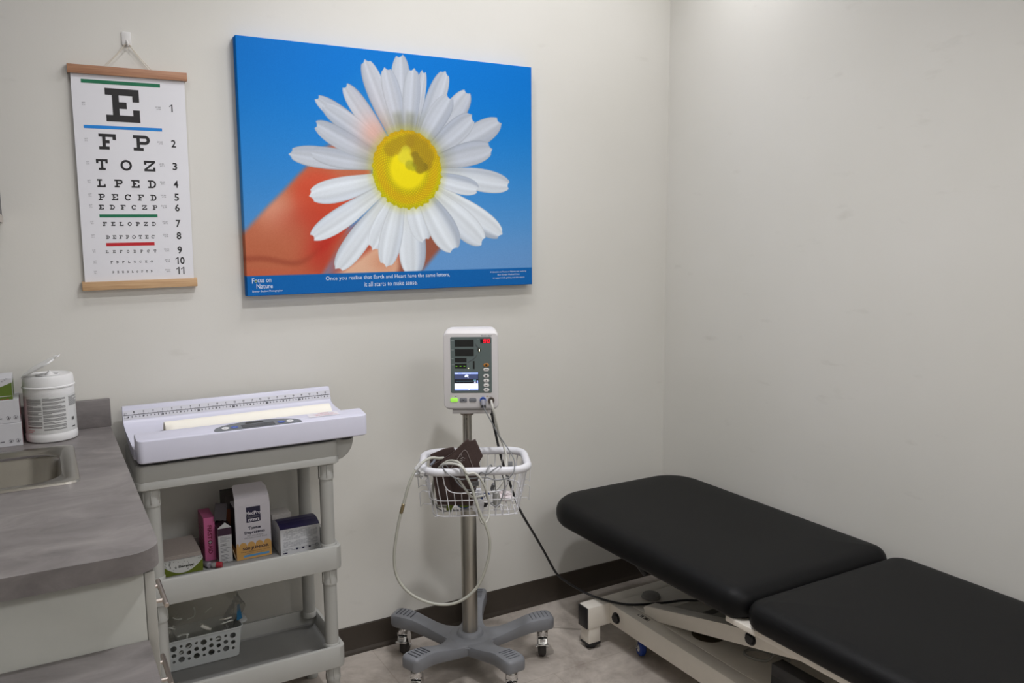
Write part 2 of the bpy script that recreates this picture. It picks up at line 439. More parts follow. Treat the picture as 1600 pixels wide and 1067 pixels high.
# paper, gently bowed, double sided thickness
NX, NZ = 16, 30
def py(u, v): return -0.0121-0.0012*math.sin(PI*v)*(0.6+0.4*math.sin(2.1*u*PI))
zb, zt = 1.300, 1.874
grid = {}
for s in (0, 1):
    for i in range(NX+1):
        for j in range(NZ+1):
            u, v = i/NX, j/NZ
            x = (0.1172*(1-v)+0.1185*v)*(1-u)+(0.4042*(1-v)+0.4082*v)*u
            grid[s, i, j] = bm.verts.new(T(x, zb+(zt-zb)*v, py(u, v)+0.0004*s))
for s in (0, 1):
    for i in range(NX):
        for j in range(NZ):
            bm.faces.new((grid[s, i, j], grid[s, i+1, j], grid[s, i+1, j+1], grid[s, i, j+1]))
def chart_xy(x, z): return min(1, max(0, (x-0.1178)/0.288)), min(1, max(0, (z-zb)/(zt-zb)))
def TP(u, v, d):                                           # print lies on the bowed paper
    a, b = chart_xy(u, v); return Vector((u-cx, py(a, b)-0.0003, v-cz))
def bar(x0, x1, z0, z1, dz, mi):
    for k in range(8):
        a, b = x0+(x1-x0)*k/8, x0+(x1-x0)*(k+1)/8
        poly(bm, [(a, z0+dz*k/8), (b, z0+dz*(k+1)/8), (b, z1+dz*(k+1)/8), (a, z1+dz*k/8)], TP, 0, mi)
bar(0.1430, 0.3425, 1.8462, 1.8560, 0.002, 2); bar(0.1420, 0.3410, 1.7255, 1.7342, 0.0015, 3)
bar(0.1650, 0.3150, 1.4840, 1.4925, 0.0010, 2); bar(0.1770, 0.3025, 1.4040, 1.4132, 0.0012, 4)
def letter(ch, x, z, w, h):
    for p in slab(ch): poly(bm, [(x+a*w/5, z+b*h/5) for a, b in p], TP, 0, 1)
def row(s, xa, xb, z0, z1, w):
    n = len(s)
    for i, ch in enumerate(s):
        x = xa if n == 1 else xa+(xb-w-xa)*i/(n-1)
        letter(ch, x, z0, w, z1-z0)
row('E', 0.1995, 0.2855, 1.747, 1.8365, 0.0860)
row('FP', 0.1765, 0.3070, 1.670, 1.713, 0.0435)
row('TOZ', 0.1660, 0.3170, 1.6140, 1.6437, 0.0292)
row('LPED', 0.1650, 0.3163, 1.5670, 1.5890, 0.0213)
row('PECFD', 0.1660, 0.3152, 1.5315, 1.5490, 0.0160)
row('EDFCZP', 0.1650, 0.3160, 1.5060, 1.5190, 0.0125)
row('FELOPZD', 0.1720, 0.3090, 1.4605, 1.4715, 0.0103)
row('DEFPOTEC', 0.1780, 0.3042, 1.4245, 1.4343, 0.0088)
row('LEFODPCT', 0.1750, 0.3060, 1.3850, 1.3925, 0.0068)
row('FDPLTCEO', 0.1850, 0.2950, 1.3560, 1.3623, 0.0056)
row('PEZOLCFTD', 0.1880, 0.2922, 1.3284, 1.3340, 0.0044)
zn = [1.793, 1.694, 1.630, 1.5795, 1.5425, 1.5125, 1.467, 1.432, 1.3905, 1.360, 1.331]
ft = [('200 FT', '61 m', '20/200', '6/60'), ('100 FT', '30.5 m', '20/100', '6/30'), ('70 FT', '21.3 m', '20/70', '6/21'), ('50 FT', '15.2 m', '20/50', '6/15'),
      ('40 FT', '12.2 m', '20/40', '6/12'), ('30 FT', '9.14 m', '20/30', '6/9'), ('25 FT', '7.62 m', '20/25', '6/7.5'), ('20 FT', '6.10 m', '20/20', '6/6'),
      ('15 FT', '4.57 m', '20/15', '6/4.5'), ('13 FT', '3.96 m', '20/13', '6/4'), ('10 FT', '3.05 m', '20/10', '6/3')]
for i, z in enumerate(zn):
    s = str(i+1); w = 0.0125 if i < 9 else 0.0245
    if i == 0: w = 0.0085
    def one(x):
        poly(bm, [(x, z-0.0105), (x+0.0034, z-0.0105), (x+0.0034, z+0.0105), (x+0.0008, z+0.0105)], TP, 0, 1)
        poly(bm, [(x+0.0004, z+0.0070), (x+0.0012, z+0.0098), (x-0.0052, z+0.0058), (x-0.0052, z+0.0027)], TP, 0, 1)
    if s == '1': one(0.3690)
    elif s == '10': one(0.3615); text(bm, '0', TP, 0.3690, 0.3812, z-0.0107, z+0.0107, 0, 1, bold=0.02)
    elif s == '11': one(0.3625); one(0.3755)
    else: text(bm, s, TP, 0.3695-w/2, 0.3695+w/2, z-0.0105, z+0.0105, 0, 1, bold=0.02)
    dz = -0.002 if i in (0,) else (0.003 if i in (2, 3, 4, 5, 6) else 0.001)
    a, b, c, d = ft[i]
    text(bm, a, TP, 0.1415, 0.1495, z+0.0005+dz, z+0.0040+dz, 0, 5); text(bm, b, TP, 0.1420, 0.1490, z-0.0045+dz, z-0.0010+dz, 0, 5)
    text(bm, c, TP, 0.3265, 0.3405, z+0.0005+dz, z+0.0042+dz, 0, 5); text(bm, d, TP, 0.3300, 0.3405, z-0.0045+dz, z-0.0008+dz, 0, 5)
obj('paper', bm, [PAPER, BLACK, M_GRN, M_BLU, M_RED, GREYTXT], ec, smooth=40)
bm = BM()
top = (0.2645, -0.011, 1.9575)
for x in (0.200, 0.206, 0.318, 0.326):
    tube(bm, [T(x, 1.893, -0.008), T((x+top[0])/2, 1.926, -0.0085), T(top[0]+(x-0.26)*0.08, top[2], top[1])], 0.0009, n=6, sub=3)
tube(bm, [T(0.262, 1.957, -0.011), T(0.2635, 1.951, -0.0125), T(0.264, 1.945, -0.012)], 0.0012, n=6, sub=3)
tube(bm, [T(0.256, 1.9555, -0.0125), T(0.2645, 1.9590, -0.0145), T(0.273, 1.9555, -0.0125)], 0.0017, n=6, sub=4)
obj('cord', bm, mat('cream_cord', (214, 206, 192), 0.8), ec)

# ================================================================== DAISY POSTER (canvas print)
PX0, PX1, PZ0, PZ1 = 0.5515, 1.5600, 1.2485, 2.0105
def paint_daisy(nx, nz):
    """colour of the printed photograph per grid vertex (display rgb 0..1); origin = flower centre, metres"""
    X, Z = np.meshgrid(np.linspace(PX0, PX1, nx)-1.083, np.linspace(PZ0, PZ1, nz)-1.643)
    px = (PX1-PX0)/nx
    rng = np.random.RandomState(3)
    def sm(a, b, t):
        t = np.clip((t-a)/(b-a), 0, 1); return t*t*(3-2*t)
    def noise(sc, seed):
        r = np.random.RandomState(seed); out = np.zeros_like(X)
        for k in range(6):
            a = r.uniform(0, 2*PI); f = sc*r.uniform(0.6, 1.6); out += np.sin((X*math.cos(a)+Z*math.sin(a))*f+r.uniform(0, 6))
        return out/6
    img = np.zeros(X.shape+(3,))
    def col(c): return np.array(c)/255.0
    def over(a, c):
        nonlocal img
        c = np.asarray(c, float)
        if c.ndim == 1: c = c[None, None, :]
        img = img*(1-a[..., None])+c*a[..., None]
    # sky
    t = sm(-0.38, 0.36, Z); s = sm(-0.55, 0.5, X)
    img[:] = (col((98, 152, 208))[None, None]*(1-t[..., None])+col((2, 112, 198))[None, None]*t[..., None])
    over(0.35*(1-s)*sm(0.3, -0.1, Z)*(1-sm(0.1, -0.3, Z)), col((40, 128, 210)))
    over(0.5*s*sm(-0.15, -0.33, Z), col((110, 152, 205)))
    # hand (soft, out of focus)
    def capsule(a, b, r0, r1, soft):
        a, b = np.array(a), np.array(b); d = b-a; L = (d**2).sum()
        h = np.clip(((X-a[0])*d[0]+(Z-a[1])*d[1])/L, 0, 1)
        dist = np.hypot(X-a[0]-h*d[0], Z-a[1]-h*d[1])-(r0+(r1-r0)*h)
        return sm(soft, -soft, dist), h, dist
    a, h, d = capsule((-0.02, -0.30), (0.16, -0.17), 0.07, 0.03, 0.012); over(a, col((150, 88, 70)))
    a, h, d = capsule((-0.50, -0.38), (-0.22, -0.02), 0.15, 0.095, 0.012)
    over(a, col((186, 104, 74)))
    a2, _, _ = capsule((-0.30, -0.10), (-0.12, -0.20), 0.09, 0.08, 0.03); over(a*a2, col((200, 78, 52)))
    g = np.exp(-(((X+0.44)/0.07)**2+((Z+0.135)/0.055)**2)); over(a*g*0.75, col((232, 178, 150)))
    g = np.exp(-(((X+0.36)/0.10)**2+((Z+0.16)/0.05)**2)); over(a*g*0.5, col((178, 66, 48)))
    g = np.exp(-(((X+0.28)/0.07)**2+((Z+0.26)/0.09)**2)); over(a*g*0.9, col((186, 44, 34)))
    a3, _, d3 = capsule((-0.34, -0.42), (-0.06, -0.20), 0.10, 0.09, 0.014); over(a3*sm(-0.36, -0.2, X), col((184, 84, 62)))
    a4, _, _ = capsule((-0.24, -0.42), (-0.10, -0.31), 0.075, 0.06, 0.014); over(a4, col((222, 178, 150)))
    g = np.exp(-(((X+0.09)/0.05)**2+((Z+0.30)/0.04)**2)); over(a4*g*0.7, col((205, 140, 110)))
    # finger creases
    cr = np.abs(np.hypot(X+0.44, Z+0.02)-0.275-0.01*np.sin(X*30)); over(a*sm(0.016, 0.0, cr)*sm(-0.25, -0.40, X)*0.45, col((136, 58, 42)))
    over(a*sm(-0.30, -0.335, Z)*sm(-0.3, -0.4, X)*0.6, col((196, 92, 66)))
    over(np.clip(noise(40, 5), 0, 1)*a*0.12, col((235, 170, 140)))
    # petals
    P = [(-0.138, 0.337, 0.061), (-0.016, 0.365, 0.062), (0.065, 0.323, 0.036), (0.145, 0.326, 0.060), (0.230, 0.266, 0.070), (-0.301, 0.210, 0.050), (-0.390, 0.036, 0.060),
         (0.353, 0.175, 0.073), (0.389, -0.043, 0.070), (0.354, -0.218, 0.075), (-0.252, -0.323, 0.068), (-0.331, -0.222, 0.062),
         (-0.068, 0.320, 0.056), (0.028, 0.326, 0.055), (0.161, 0.247, 0.066), (0.245, 0.186, 0.069), (0.318, 0.082, 0.072), (-0.207, 0.255, 0.055), (-0.278, 0.186, 0.056),
         (-0.324, 0.042, 0.052), (-0.307, 0.130, 0.058), (0.265, -0.059, 0.057), (-0.332, -0.092, 0.068), (0.280, -0.244, 0.084), (0.012, -0.352, 0.088), (-0.131, -0.261, 0.066),
         (0.056, -0.238, 0.068), (0.170, -0.269, 0.092), (-0.086, -0.318, 0.070)]
    for k, (tx, tz, w) in enumerate(P):
        L = math.hypot(tx, tz); ux, uz = tx/L, tz/L
        along = (X*ux+Z*uz)/L
        n = -X*uz+Z*ux
        bend = rng.uniform(-0.010, 0.010); n = n-bend*np.sin(np.clip(along, 0, 1)*PI)
        t0 = np.clip(along, 0.0, 1.0)
        prof = np.where(t0 < 0.72, 0.42+0.58*sm(0.15, 0.72, t0), np.sqrt(np.clip(1-((t0-0.72)/0.28)**2.4, 0, 1)))
        hw = 0.56*w*prof
        # notched tip
        notch = 0.012*np.abs(np.sin(n/w*PI*2.2+k))
        al = sm(0.6*px, -0.6*px, np.abs(n)-hw)*sm(1.0+px/L, 1.0-px/L, along+notch/L*sm(0.85, 1, along))*(along > 0.12)
        low = sm(0.08, -0.12, tz)                                    # lower petals are in full sun, upper ones see sky
        base = col((184, 190, 200))*(1-low)+col((216, 223, 230))*low
        c = np.repeat(base[None, None], X.shape[0], 0).repeat(X.shape[1], 1)
        q = n/np.maximum(hw, 1e-4)
        ridge = 0.030*np.sin(q*5.2+k)+0.018*np.sin(q*11+2*k)
        side = rng.choice([-1, 1])
        c = c*(1+ridge[..., None])
        sh = sm(0.1, 0.9, side*q)*(0.10 if tz > -0.05 else 0.07+0.13*(k % 3 == 0))
        c = c*(1-sh[..., None]*np.array([1.0, 0.9, 0.7]))
        c = c*(1-0.10*sm(0.86, 1.0, np.abs(q))[..., None])
        root = sm(0.62, 0.32, along)*(0.30 if tz > 0 else 0.12)
        c = c*(1-root[..., None]*np.array([0.45, 0.5, 0.85]))
        if 0 < k and tz > 0.3 and tx < 0.1:
            r2 = sm(0.60, 0.52, along)*sm(0.9, 0.3, np.abs(q))*0.28; c = c*(1-r2[..., None]*np.array([0.5, 0.5, 0.7]))
        over(al, np.clip(c, 0, 1))
    g = np.exp(-(((X+0.115)/0.045)**2+((Z-0.115)/0.05)**2)); over(g*0.55, col((232, 160, 140)))
    g = np.exp(-(((X+0.16)/0.10)**2+((Z-0.16)/0.11)**2))*sm(-0.25, -0.1, X); over(g*0.16, col((235, 190, 172)))
    # disc
    th = np.arctan2(Z, X); R0 = 0.1235*(1+0.012*np.sin(th*23)+0.010*np.sin(th*37+1)+0.03*(np.sin(th*31) > 0.4)*(Z < -0.02))
    rr = np.hypot(X/0.985, Z/1.02)
    halo = sm(0.155, 0.115, rr); over(halo*0.45, col((196, 190, 70)))
    disc = sm(0.002, -0.002, rr-R0)
    q = np.clip(rr/0.123, 0, 1)
    c = col((232, 214, 20))[None, None]*np.ones(X.shape+(1,))
    dots = np.zeros_like(X)
    for k in range(900):                                             # florets on a sunflower spiral
        r = 0.121*math.sqrt(k/900.0); a = k*2.39996
        x, z = r*math.cos(a), r*math.sin(a)
        i0, i1 = int((x-0.006+1.083-PX0)/(PX1-PX0)*nx), int((x+0.006+1.083-PX0)/(PX1-PX0)*nx)+2
        j0, j1 = int((z-0.006+1.643-PZ0)/(PZ1-PZ0)*nz), int((z+0.006+1.643-PZ0)/(PZ1-PZ0)*nz)+2
        d = np.hypot(X[j0:j1, i0:i1]-x, Z[j0:j1, i0:i1]-z)
        dots[j0:j1, i0:i1] = np.maximum(dots[j0:j1, i0:i1], np.exp(-(d/0.0021)**2))
    amp = sm(0.42, 0.62, q)
    c = c*(1-0.16*amp[..., None]*(1-dots[..., None]))
    cc = col((222, 170, 22)); w_ = (sm(0.55, 0.75, q)*(1-sm(0.86, 0.97, q))*(1-dots)*0.75*sm(0.10, -0.02, Z))[..., None]; c = c*(1-w_)+cc*w_
    w_ = (sm(0.83, 0.95, q)*sm(0.05, -0.05, Z)*0.55)[..., None]; c = c*(1-w_)+col((206, 200, 10))*w_
    w_ = (sm(0.80, 0.98, q)*sm(-0.02, 0.07, Z)*0.8)[..., None]; c = c*(1-w_)+col((214, 168, 20))*w_
    # brown cast-shadow patches in the printed picture
    def blob(x, z, rx, rz, k, colr):
        nonlocal c
        g = sm(1.12, 0.88, np.hypot((X-x)/rx, (Z-z)/rz))[..., None]*k; c = c*(1-g)+col(colr)*g
    def lobe(pts, colr, k):
        nonlocal c
        g = np.zeros_like(X)
        for x, z, r in pts: g = np.maximum(g, sm(1.35, 0.75, np.hypot(X-x, Z-z)/r))
        g = (g*k*(0.78+0.22*(1-dots)))[..., None]; c = c*(1-g)+col(colr)*g
    lobe([(-0.058, 0.062, 0.022), (-0.040, 0.074, 0.022), (-0.020, 0.086, 0.020), (0.004, 0.092, 0.022), (-0.034, 0.060, 0.014)], (176, 146, 30), 0.85)
    lobe([(0.026, 0.086, 0.028), (0.050, 0.070, 0.030), (0.066, 0.046, 0.030), (0.064, 0.022, 0.024), (0.048, 0.040, 0.030), (0.034, 0.060, 0.026)], (170, 138, 32), 0.85)
    lobe([(0.044, 0.006, 0.018), (0.036, 0.024, 0.020), (0.028, 0.044, 0.014), (0.058, 0.010, 0.014)], (136, 116, 30), 0.9)
    lobe([(-0.004, 0.060, 0.016), (-0.012, 0.040, 0.020), (0.002, 0.030, 0.018)], (214, 204, 58), 0.8)
    lobe([(0.008, 0.014, 0.015), (0.020, 0.008, 0.012)], (150, 150, 40), 0.6)
    c = c*(1-0.10*(1-dots[..., None])*amp[..., None])
    over(disc, np.clip(c, 0, 1))
    # caption band
    Zw = Z+1.643
    over(sm(0.0007, -0.0007, Zw-1.3095), col((16, 98, 172)))
    img += rng.normal(0, 0.006, X.shape)[..., None]
    return np.clip(img, 0, 1)

po = thing('canvas_poster', 'large blue canvas print of a white daisy held by fingertips', 'poster', (1.056, 0, PZ0))
m, t_, b_ = nt('printed_canvas')
va = t_.nodes.new('ShaderNodeVertexColor'); va.layer_name = 'print'
tcn = t_.nodes.new('ShaderNodeTexCoord'); wv = t_.nodes.new('ShaderNodeTexNoise'); wv.inputs['Scale'].default_value = 900
t_.links.new(tcn.outputs['Object'], wv.inputs['Vector'])
bp_ = t_.nodes.new('ShaderNodeBump'); bp_.inputs['Strength'].default_value = 0.08; bp_.inputs['Distance'].default_value = 0.0008
t_.links.new(wv.outputs['Fac'], bp_.inputs['Height']); t_.links.new(bp_.outputs['Normal'], b_.inputs['Normal'])
t_.links.new(va.outputs['Color'], b_.inputs['Base Color']); b_.inputs['Roughness'].default_value = 0.55; b_.inputs['Specular IOR Level'].default_value = 0.12
M_PRINT = m
def build_canvas():
    nx, nz = 520, 400
    img = paint_daisy(nx, nz)
    W_, H_ = PX1-PX0, PZ1-PZ0
    xs = np.linspace(PX0, PX1, nx)-1.056; zs = np.linspace(PZ0, PZ1, nz)-PZ0
    X, Z = np.meshgrid(xs, zs)
    co = np.stack([X, np.full_like(X, -0.035), Z], -1).reshape(-1, 3)
    idx = np.arange(nx*nz).reshape(nz, nx)
    f = np.stack([idx[:-1, :-1], idx[:-1, 1:], idx[1:, 1:], idx[1:, :-1]], -1).reshape(-1, 4)
    # wrap the picture round the frame edges
    rgb = img.reshape(-1, 3)
    border = np.concatenate([idx[0, :], idx[1:, -1], idx[-1, -2::-1], idx[-2:0:-1, 0]])
    nb = len(border); c2 = co[border].copy(); c2[:, 1] = -0.0005
    co = np.concatenate([co, c2]); rgb = np.concatenate([rgb, rgb[border]])
    b2 = np.arange(nb)+nx*nz
    sf = np.stack([border, b2, np.roll(b2, -1), np.roll(border, -1)], -1)
    f = np.concatenate([f, sf])
    me = bpy.data.meshes.new('canvas')
    me.vertices.add(len(co)); me.vertices.foreach_set('co', co.astype(np.float32).ravel())
    me.loops.add(f.size); me.loops.foreach_set('vertex_index', f.astype(np.int32).ravel())
    me.polygons.add(len(f)); me.polygons.foreach_set('loop_start', np.arange(0, f.size, 4, dtype=np.int32))
    me.update(calc_edges=True)
    at = me.color_attributes.new('print', 'FLOAT_COLOR', 'POINT')
    l = np.where(rgb <= 0.04045, rgb/12.92, ((rgb+0.055)/1.055)**2.4)
    l = np.clip(l*PRINT_GAIN, 0, 0.92)
    at.data.foreach_set('color', np.concatenate([l, np.ones((len(l), 1))], 1).astype(np.float32).ravel())
    me.materials.append(M_PRINT); me.validate(); me.update()
    o = bpy.data.objects.new('canvas', me); COL.objects.link(o); o.parent = po
PRINT_GAIN = 1.02
build_canvas()
TPo = lambda u, v, d: Vector((u-1.056, -0.0353, v-PZ0))
M_TXT = mat('pale_caption_print', (214, 226, 240), 0.6)
M_LOGO = mat('leaf_green_print', (70, 110, 30), 0.6)
def words(name, items, extra=None):
    bm = BM()
    for s, x0, x1, z0, z1 in items: text(bm, s, TPo, x0, x1, z0, z1, 0, 0)
    if extra: extra(bm)
    obj(name, bm, [M_TXT, M_LOGO], po, smooth=0)
words('caption', [('Once you realise that Earth and Heart have the same letters,', 0.795, 1.230, 1.2845, 1.3010), ('it all starts to make sense.', 0.923, 1.109, 1.2640, 1.2790)])
words('donation_note', [('A donation to Focus on Nature was made by', 1.388, 1.536, 1.2935, 1.3005), ('East Guelph Medical Clinic', 1.418, 1.508, 1.2835, 1.2900), ('to support kids getting out into nature', 1.398, 1.528, 1.2725, 1.2790)])
def globe(bm):
    poly(bm, ellipse(0.5780, 1.2935, 0.0042, 0.0045), TPo, 0, 0); poly(bm, ellipse(0.5780, 1.2930, 0.0031, 0.0032), lambda u, v, d: TPo(u, v, d)+Vector((0, -0.0002, 0)), 0, 1)
words('logo', [('F', 0.5665, 0.5735, 1.2865, 1.3025), ('cus on', 0.5830, 0.6240, 1.2890, 1.2990), ('Nature', 0.5790, 0.6280, 1.2705, 1.2850)], globe)
words('photo_credit', [('Emma - Student Photographer', 0.5665, 0.6580, 1.2580, 1.2655)])

# ================================================================== COUNTER AND CABINETS (left)
ZT = 0.893
M_CAB = mat('cabinet_laminate', (172, 172, 166), 0.45, var=0.02)
M_CABE = mat('cabinet_edge', (164, 162, 156), 0.5, var=0.02)
wt = thing('worktop', 'grey stone look worktop holding the sink and wipes tub', 'counter', (-0.1, -0.55, ZT-0.038))
def lw(u, v, d): return Vector((u+0.1, v+0.55, d-(ZT-0.038)))
bm = BM()
out = rrect(XL+0.002, 0.155, -1.105, -0.002, [0.004, 0.002, 0.004, 0.055], 8)
hole = rrect(-0.36, 0.022, -0.555, -0.275, 0.07, 8)
# top slab with a real cut-out for the bowl: bridge outer and inner loops on both faces
def slab_with_hole(bm, out, hole, to3, z0, z1):
    for z in (z0, z1):
        vo = [bm.verts.new(to3(u, v, z)) for u, v in out]; vh = [bm.verts.new(to3(u, v, z)) for u, v in hole]
        eo = [bm.edges.new((vo[i], vo[(i+1) % len(vo)])) for i in range(len(vo))]
        eh = [bm.edges.new((vh[i], vh[(i+1) % len(vh)])) for i in range(len(vh))]
        bmesh.ops.triangle_fill(bm, use_beauty=True, use_dissolve=False, edges=eo+eh)
    for lp in (out, hole):
        a = [bm.verts.new(to3(u, v, z0)) for u, v in lp]; b = [bm.verts.new(to3(u, v, z1)) for u, v in lp]
        for i in range(len(lp)): bm.faces.new((a[i], a[(i+1) % len(lp)], b[(i+1) % len(lp)], b[i]))
    bmesh.ops.remove_doubles(bm, verts=bm.verts, dist=1e-5)
slab_with_hole(bm, out, hole, lw, ZT-0.038, ZT)
obj('top_panel', bm, LAM, wt, smooth=35)
bm = BM(); box(bm, XL+0.103, 0.258, 0.529, 0.5485, 0.0382, 0.0382+0.079, 0.0015)
obj('backsplash', bm, LAM, wt)

sk = thing('sink', 'stainless steel drop-in sink set in the grey worktop', 'sink', (-0.16, -0.39, ZT))
lk = lambda u, v, d: Vector((u+0.16, v+0.39, d))
bm = BM()
def loop(pts, z): return [bm.verts.new(lk(u, v, z)) for u, v in pts]
S = 8
rings = [loop(rrect(-0.42, 0.0545, -0.590, -0.212, 0.030, S), 0.0003), loop(rrect(-0.418, 0.0525, -0.588, -0.214, 0.030, S), 0.0045), loop(rrect(-0.41, 0.045, -0.580, -0.222, 0.028, S), 0.0055),
         loop(rrect(-0.395, 0.030, -0.566, -0.236, 0.026, S), 0.0040), loop(rrect(-0.392, 0.027, -0.563, -0.239, 0.030, S), 0.0012), loop(rrect(-0.36, 0.020, -0.550, -0.270, 0.068, S), 0.0008),
         loop(rrect(-0.355, 0.014, -0.545, -0.277, 0.068, S), -0.008), loop(rrect(-0.345, 0.004, -0.535, -0.287, 0.066, S), -0.13), loop(rrect(-0.32, -0.021, -0.51, -0.312, 0.06, S), -0.155), loop(rrect(-0.19, -0.15, -0.43, -0.39, 0.018, S), -0.160)]
skin(bm, rings, caps=False); bm.faces.new(rings[-1])
obj('basin', bm, mat('sink_steel', (168, 164, 156), 0.28, 1.0, var=0.05, scale=5, stretch=(1, 30, 1)), sk, smooth=50)
bm = BM(); lathe(bm, [(0.0, -0.159), (0.024, -0.159), (0.03, -0.1575), (0.034, -0.158), (0.034, -0.1595)], lk(-0.17, -0.41, 0), n=28, caps=False); obj('drain', bm, CHROME, sk)

bc = thing('base_cabinet', 'pale grey base cabinet with drawers under the grey worktop', 'cabinet', (-0.15, -0.55, 0))
lb = lambda x0, x1, y0, y1, z0, z1: (x0+0.15, x1+0.15, y0+0.55, y1+0.55, z0, z1)
bm = BM()
for a in ((XL+0.004, 0.126, -1.083, -1.066, 0.10, 0.8545), (XL+0.004, 0.126, -0.020, -0.003, 0.10, 0.8545), (XL+0.004, XL+0.02, -1.066, -0.020, 0.10, 0.8545), (XL+0.02, 0.126, -1.066, -0.020, 0.10, 0.117), (0.02, 0.126, -1.066, -0.020, 0.83, 0.8545)):
    box(bm, *lb(*a), 0.001)
obj('carcass', bm, M_CAB, bc)
bm = BM(); box(bm, *lb(XL+0.004, 0.08, -1.05, -0.02, 0.002, 0.10)); obj('plinth', bm, BASEB, bc)
def drawer(y0, y1, z0, z1, hy0, hy1, hz, name='drawer'):
    bm = BM(); box(bm, *lb(0.127, 0.144, y0, y1, z0, z1), 0.002); d = obj(name, bm, M_CABE, bc)
    bm = BM(); X = 0.144+0.15
    cyl(bm, (X+0.038, hy0+0.55, hz), (X+0.038, hy1+0.55, hz), 0.0052, bev=0.001)
    for f in (0.22, 0.78):
        y = hy0+(hy1-hy0)*f+0.55; cyl(bm, (X-0.001, y, hz), (X+0.034, y, hz), 0.0042)
    obj('handle', bm, NICKEL, d)
drawer(-1.081, -0.53, 0.610, 0.848, -0.875, -0.735, 0.692); drawer(-1.081, -0.53, 0.430, 0.607, -0.875, -0.735, 0.520); drawer(-1.081, -0.53, 0.105, 0.427, -0.875, -0.735, 0.300)
drawer(-0.527, -0.025, 0.105, 0.848, -0.48, -0.34, 0.760, 'door')

dk = thing('low_desk', 'lower grey stone look desk top against the cabinet end', 'desk', (-0.16, -1.75, 0))
bm = BM(); box(bm, XL+0.163, 0.128+0.16, -1.085+1.75-1.3, -1.0855+1.75, 0.689, 0.727, 0.0015); obj('desk_top', bm, LAM, dk)
bm = BM(); box(bm, XL+0.17, 0.11+0.16, -0.63, -0.612, 0.002, 0.689, 0.001); obj('side_panel', bm, M_CAB, dk)
bm = BM(); box(bm, XL+0.163, XL+0.18, -0.61, 0.66, 0.30, 0.689, 0.001); obj('back_panel', bm, M_CAB, dk)

uc = thing('wall_cabinet', 'wall cabinet above the counter at the left edge of the frame', 'cabinet', (-0.26, -0.55, 1.468))
bm = BM(); box(bm, XL+0.262, 0.176, -0.55, 0.548, 0, 0.75, 0.001); obj('carcass', bm, M_CAB, uc)
M_CABD = mat('dark_cabinet_front', (74, 70, 74), 0.45)
for y0, y1 in ((-0.548, -0.002), (0.002, 0.546)):
    bm = BM(); box(bm, 0.1765, 0.1935, y0, y1, 0.0, 0.748, 0.001); d = obj('door', bm, M_CABD, uc)
    bm = BM(); box(bm, 0.1935, 0.1955, y0+0.01, y1-0.01, 0.0, 0.02, 0.0005); obj('finger_pull', bm, NICKEL, d)

# wipes canister -------------------------------------------------------
wc = thing('wipes_canister', 'white round tub of wipes with its lid flap open', 'canister', (0.0085, -0.0965, ZT)); wc.scale = (1.075, 1.075, 1.135)
M_TUB = mat('tub_white', (222, 222, 222), 0.35, var=0.01); M_LAB = mat('tub_label', (205, 206, 205), 0.45, var=0.01)
R_ = 0.0575
bm = BM()
lathe(bm, [(0.0, 0.001), (R_-0.006, 0.0), (R_-0.001, 0.003), (R_, 0.008), (R_, 0.018), (R_-0.0012, 0.020), (R_-0.0012, 0.112), (R_-0.001, 0.113), (R_-0.001, 0.127), (R_-0.002, 0.129)], n=56)
obj('tub', bm, M_TUB, wc)
bm = BM()
def onc(ang, z, e=0.0004): r = R_-0.0012+e; return Vector((r*math.cos(ang), r*math.sin(ang), z))
def strip(a0, a1, z0, z1, mi, e):
    n = max(1, int(abs(a1-a0)/0.08)); a0, a1 = a0, a1
    for k in range(n):
        p, q = a0+(a1-a0)*k/n, a0+(a1-a0)*(k+1)/n
        face(bm, [onc(p, z0, e), onc(q, z0, e), onc(q, z1, e), onc(p, z1, e)], mi)
D = math.radians
strip(D(-215), D(35), 0.022, 0.109, 0, 0.0002)
random.seed(4)
def para(a0, a1, zt_, n, gap=0.0021, mi=1):
    z = zt_
    for k in range(n):
        e = a1 if random.random() < 0.75 else a0+(a1-a0)*random.uniform(0.35, 0.9)
        strip(a0, e, z-0.0013, z, mi, 0.0005); z -= gap
    return z
for (a0, a1, blocks) in ((D(-150), D(-110), (7, 5, 4, 5, 4)), (D(-107), D(-55), (3, 3, 4, 4, 3, 3, 2, 3, 2)), (D(-45), D(-8), (11,)), (D(0), D(25), (9, 9))):
    z = 0.104
    for n in blocks: z = para(a0, a1, z, n) - 0.0022
strip(D(-150), D(-111), 0.0365, 0.0395, 2, 0.0006)
strip(D(-40), D(-27), 0.030, 0.0325, 3, 0.0006)
for k in range(4): strip(D(-38+2.5*k), D(-36.6+2.5*k), 0.046, 0.054, 3, 0.0006)
strip(D(-150), D(-135), 0.026, 0.028, 4, 0.0006); strip(D(-150), D(-130), 0.030, 0.0315, 4, 0.0006)
text(bm, 'WARNING', lambda u, v, d: onc(u, v, 0.0006), D(-106), D(-92), 0.1045, 0.1062, 0, 3)
obj('label', bm, [M_LAB, mat('label_grey_text', (128, 128, 128), 0.6), mat('label_brown_text', (120, 100, 98), 0.6), BLACK, mat('label_pink_text', (205, 150, 150), 0.6)], wc)
bm = BM()
lathe(bm, [(R_-0.003, 0.127), (R_+0.0012, 0.1275), (R_+0.0012, 0.130), (R_-0.0005, 0.1315), (R_-0.002, 0.150), (R_-0.004, 0.154), (R_-0.008, 0.155), (R_-0.011, 0.1535), (R_-0.02, 0.1525), (0.0, 0.1525)], n=56)
ld = obj('lid', bm, M_TUB, wc)
bm = BM()        # open flap, hinged at the left, tilted up
fl = Matrix.Translation((-0.047, 0.0, 0.157)) @ Matrix.Rotation(math.radians(-29), 4, 'Y') @ Matrix.Rotation(math.radians(-25), 4, 'Z')
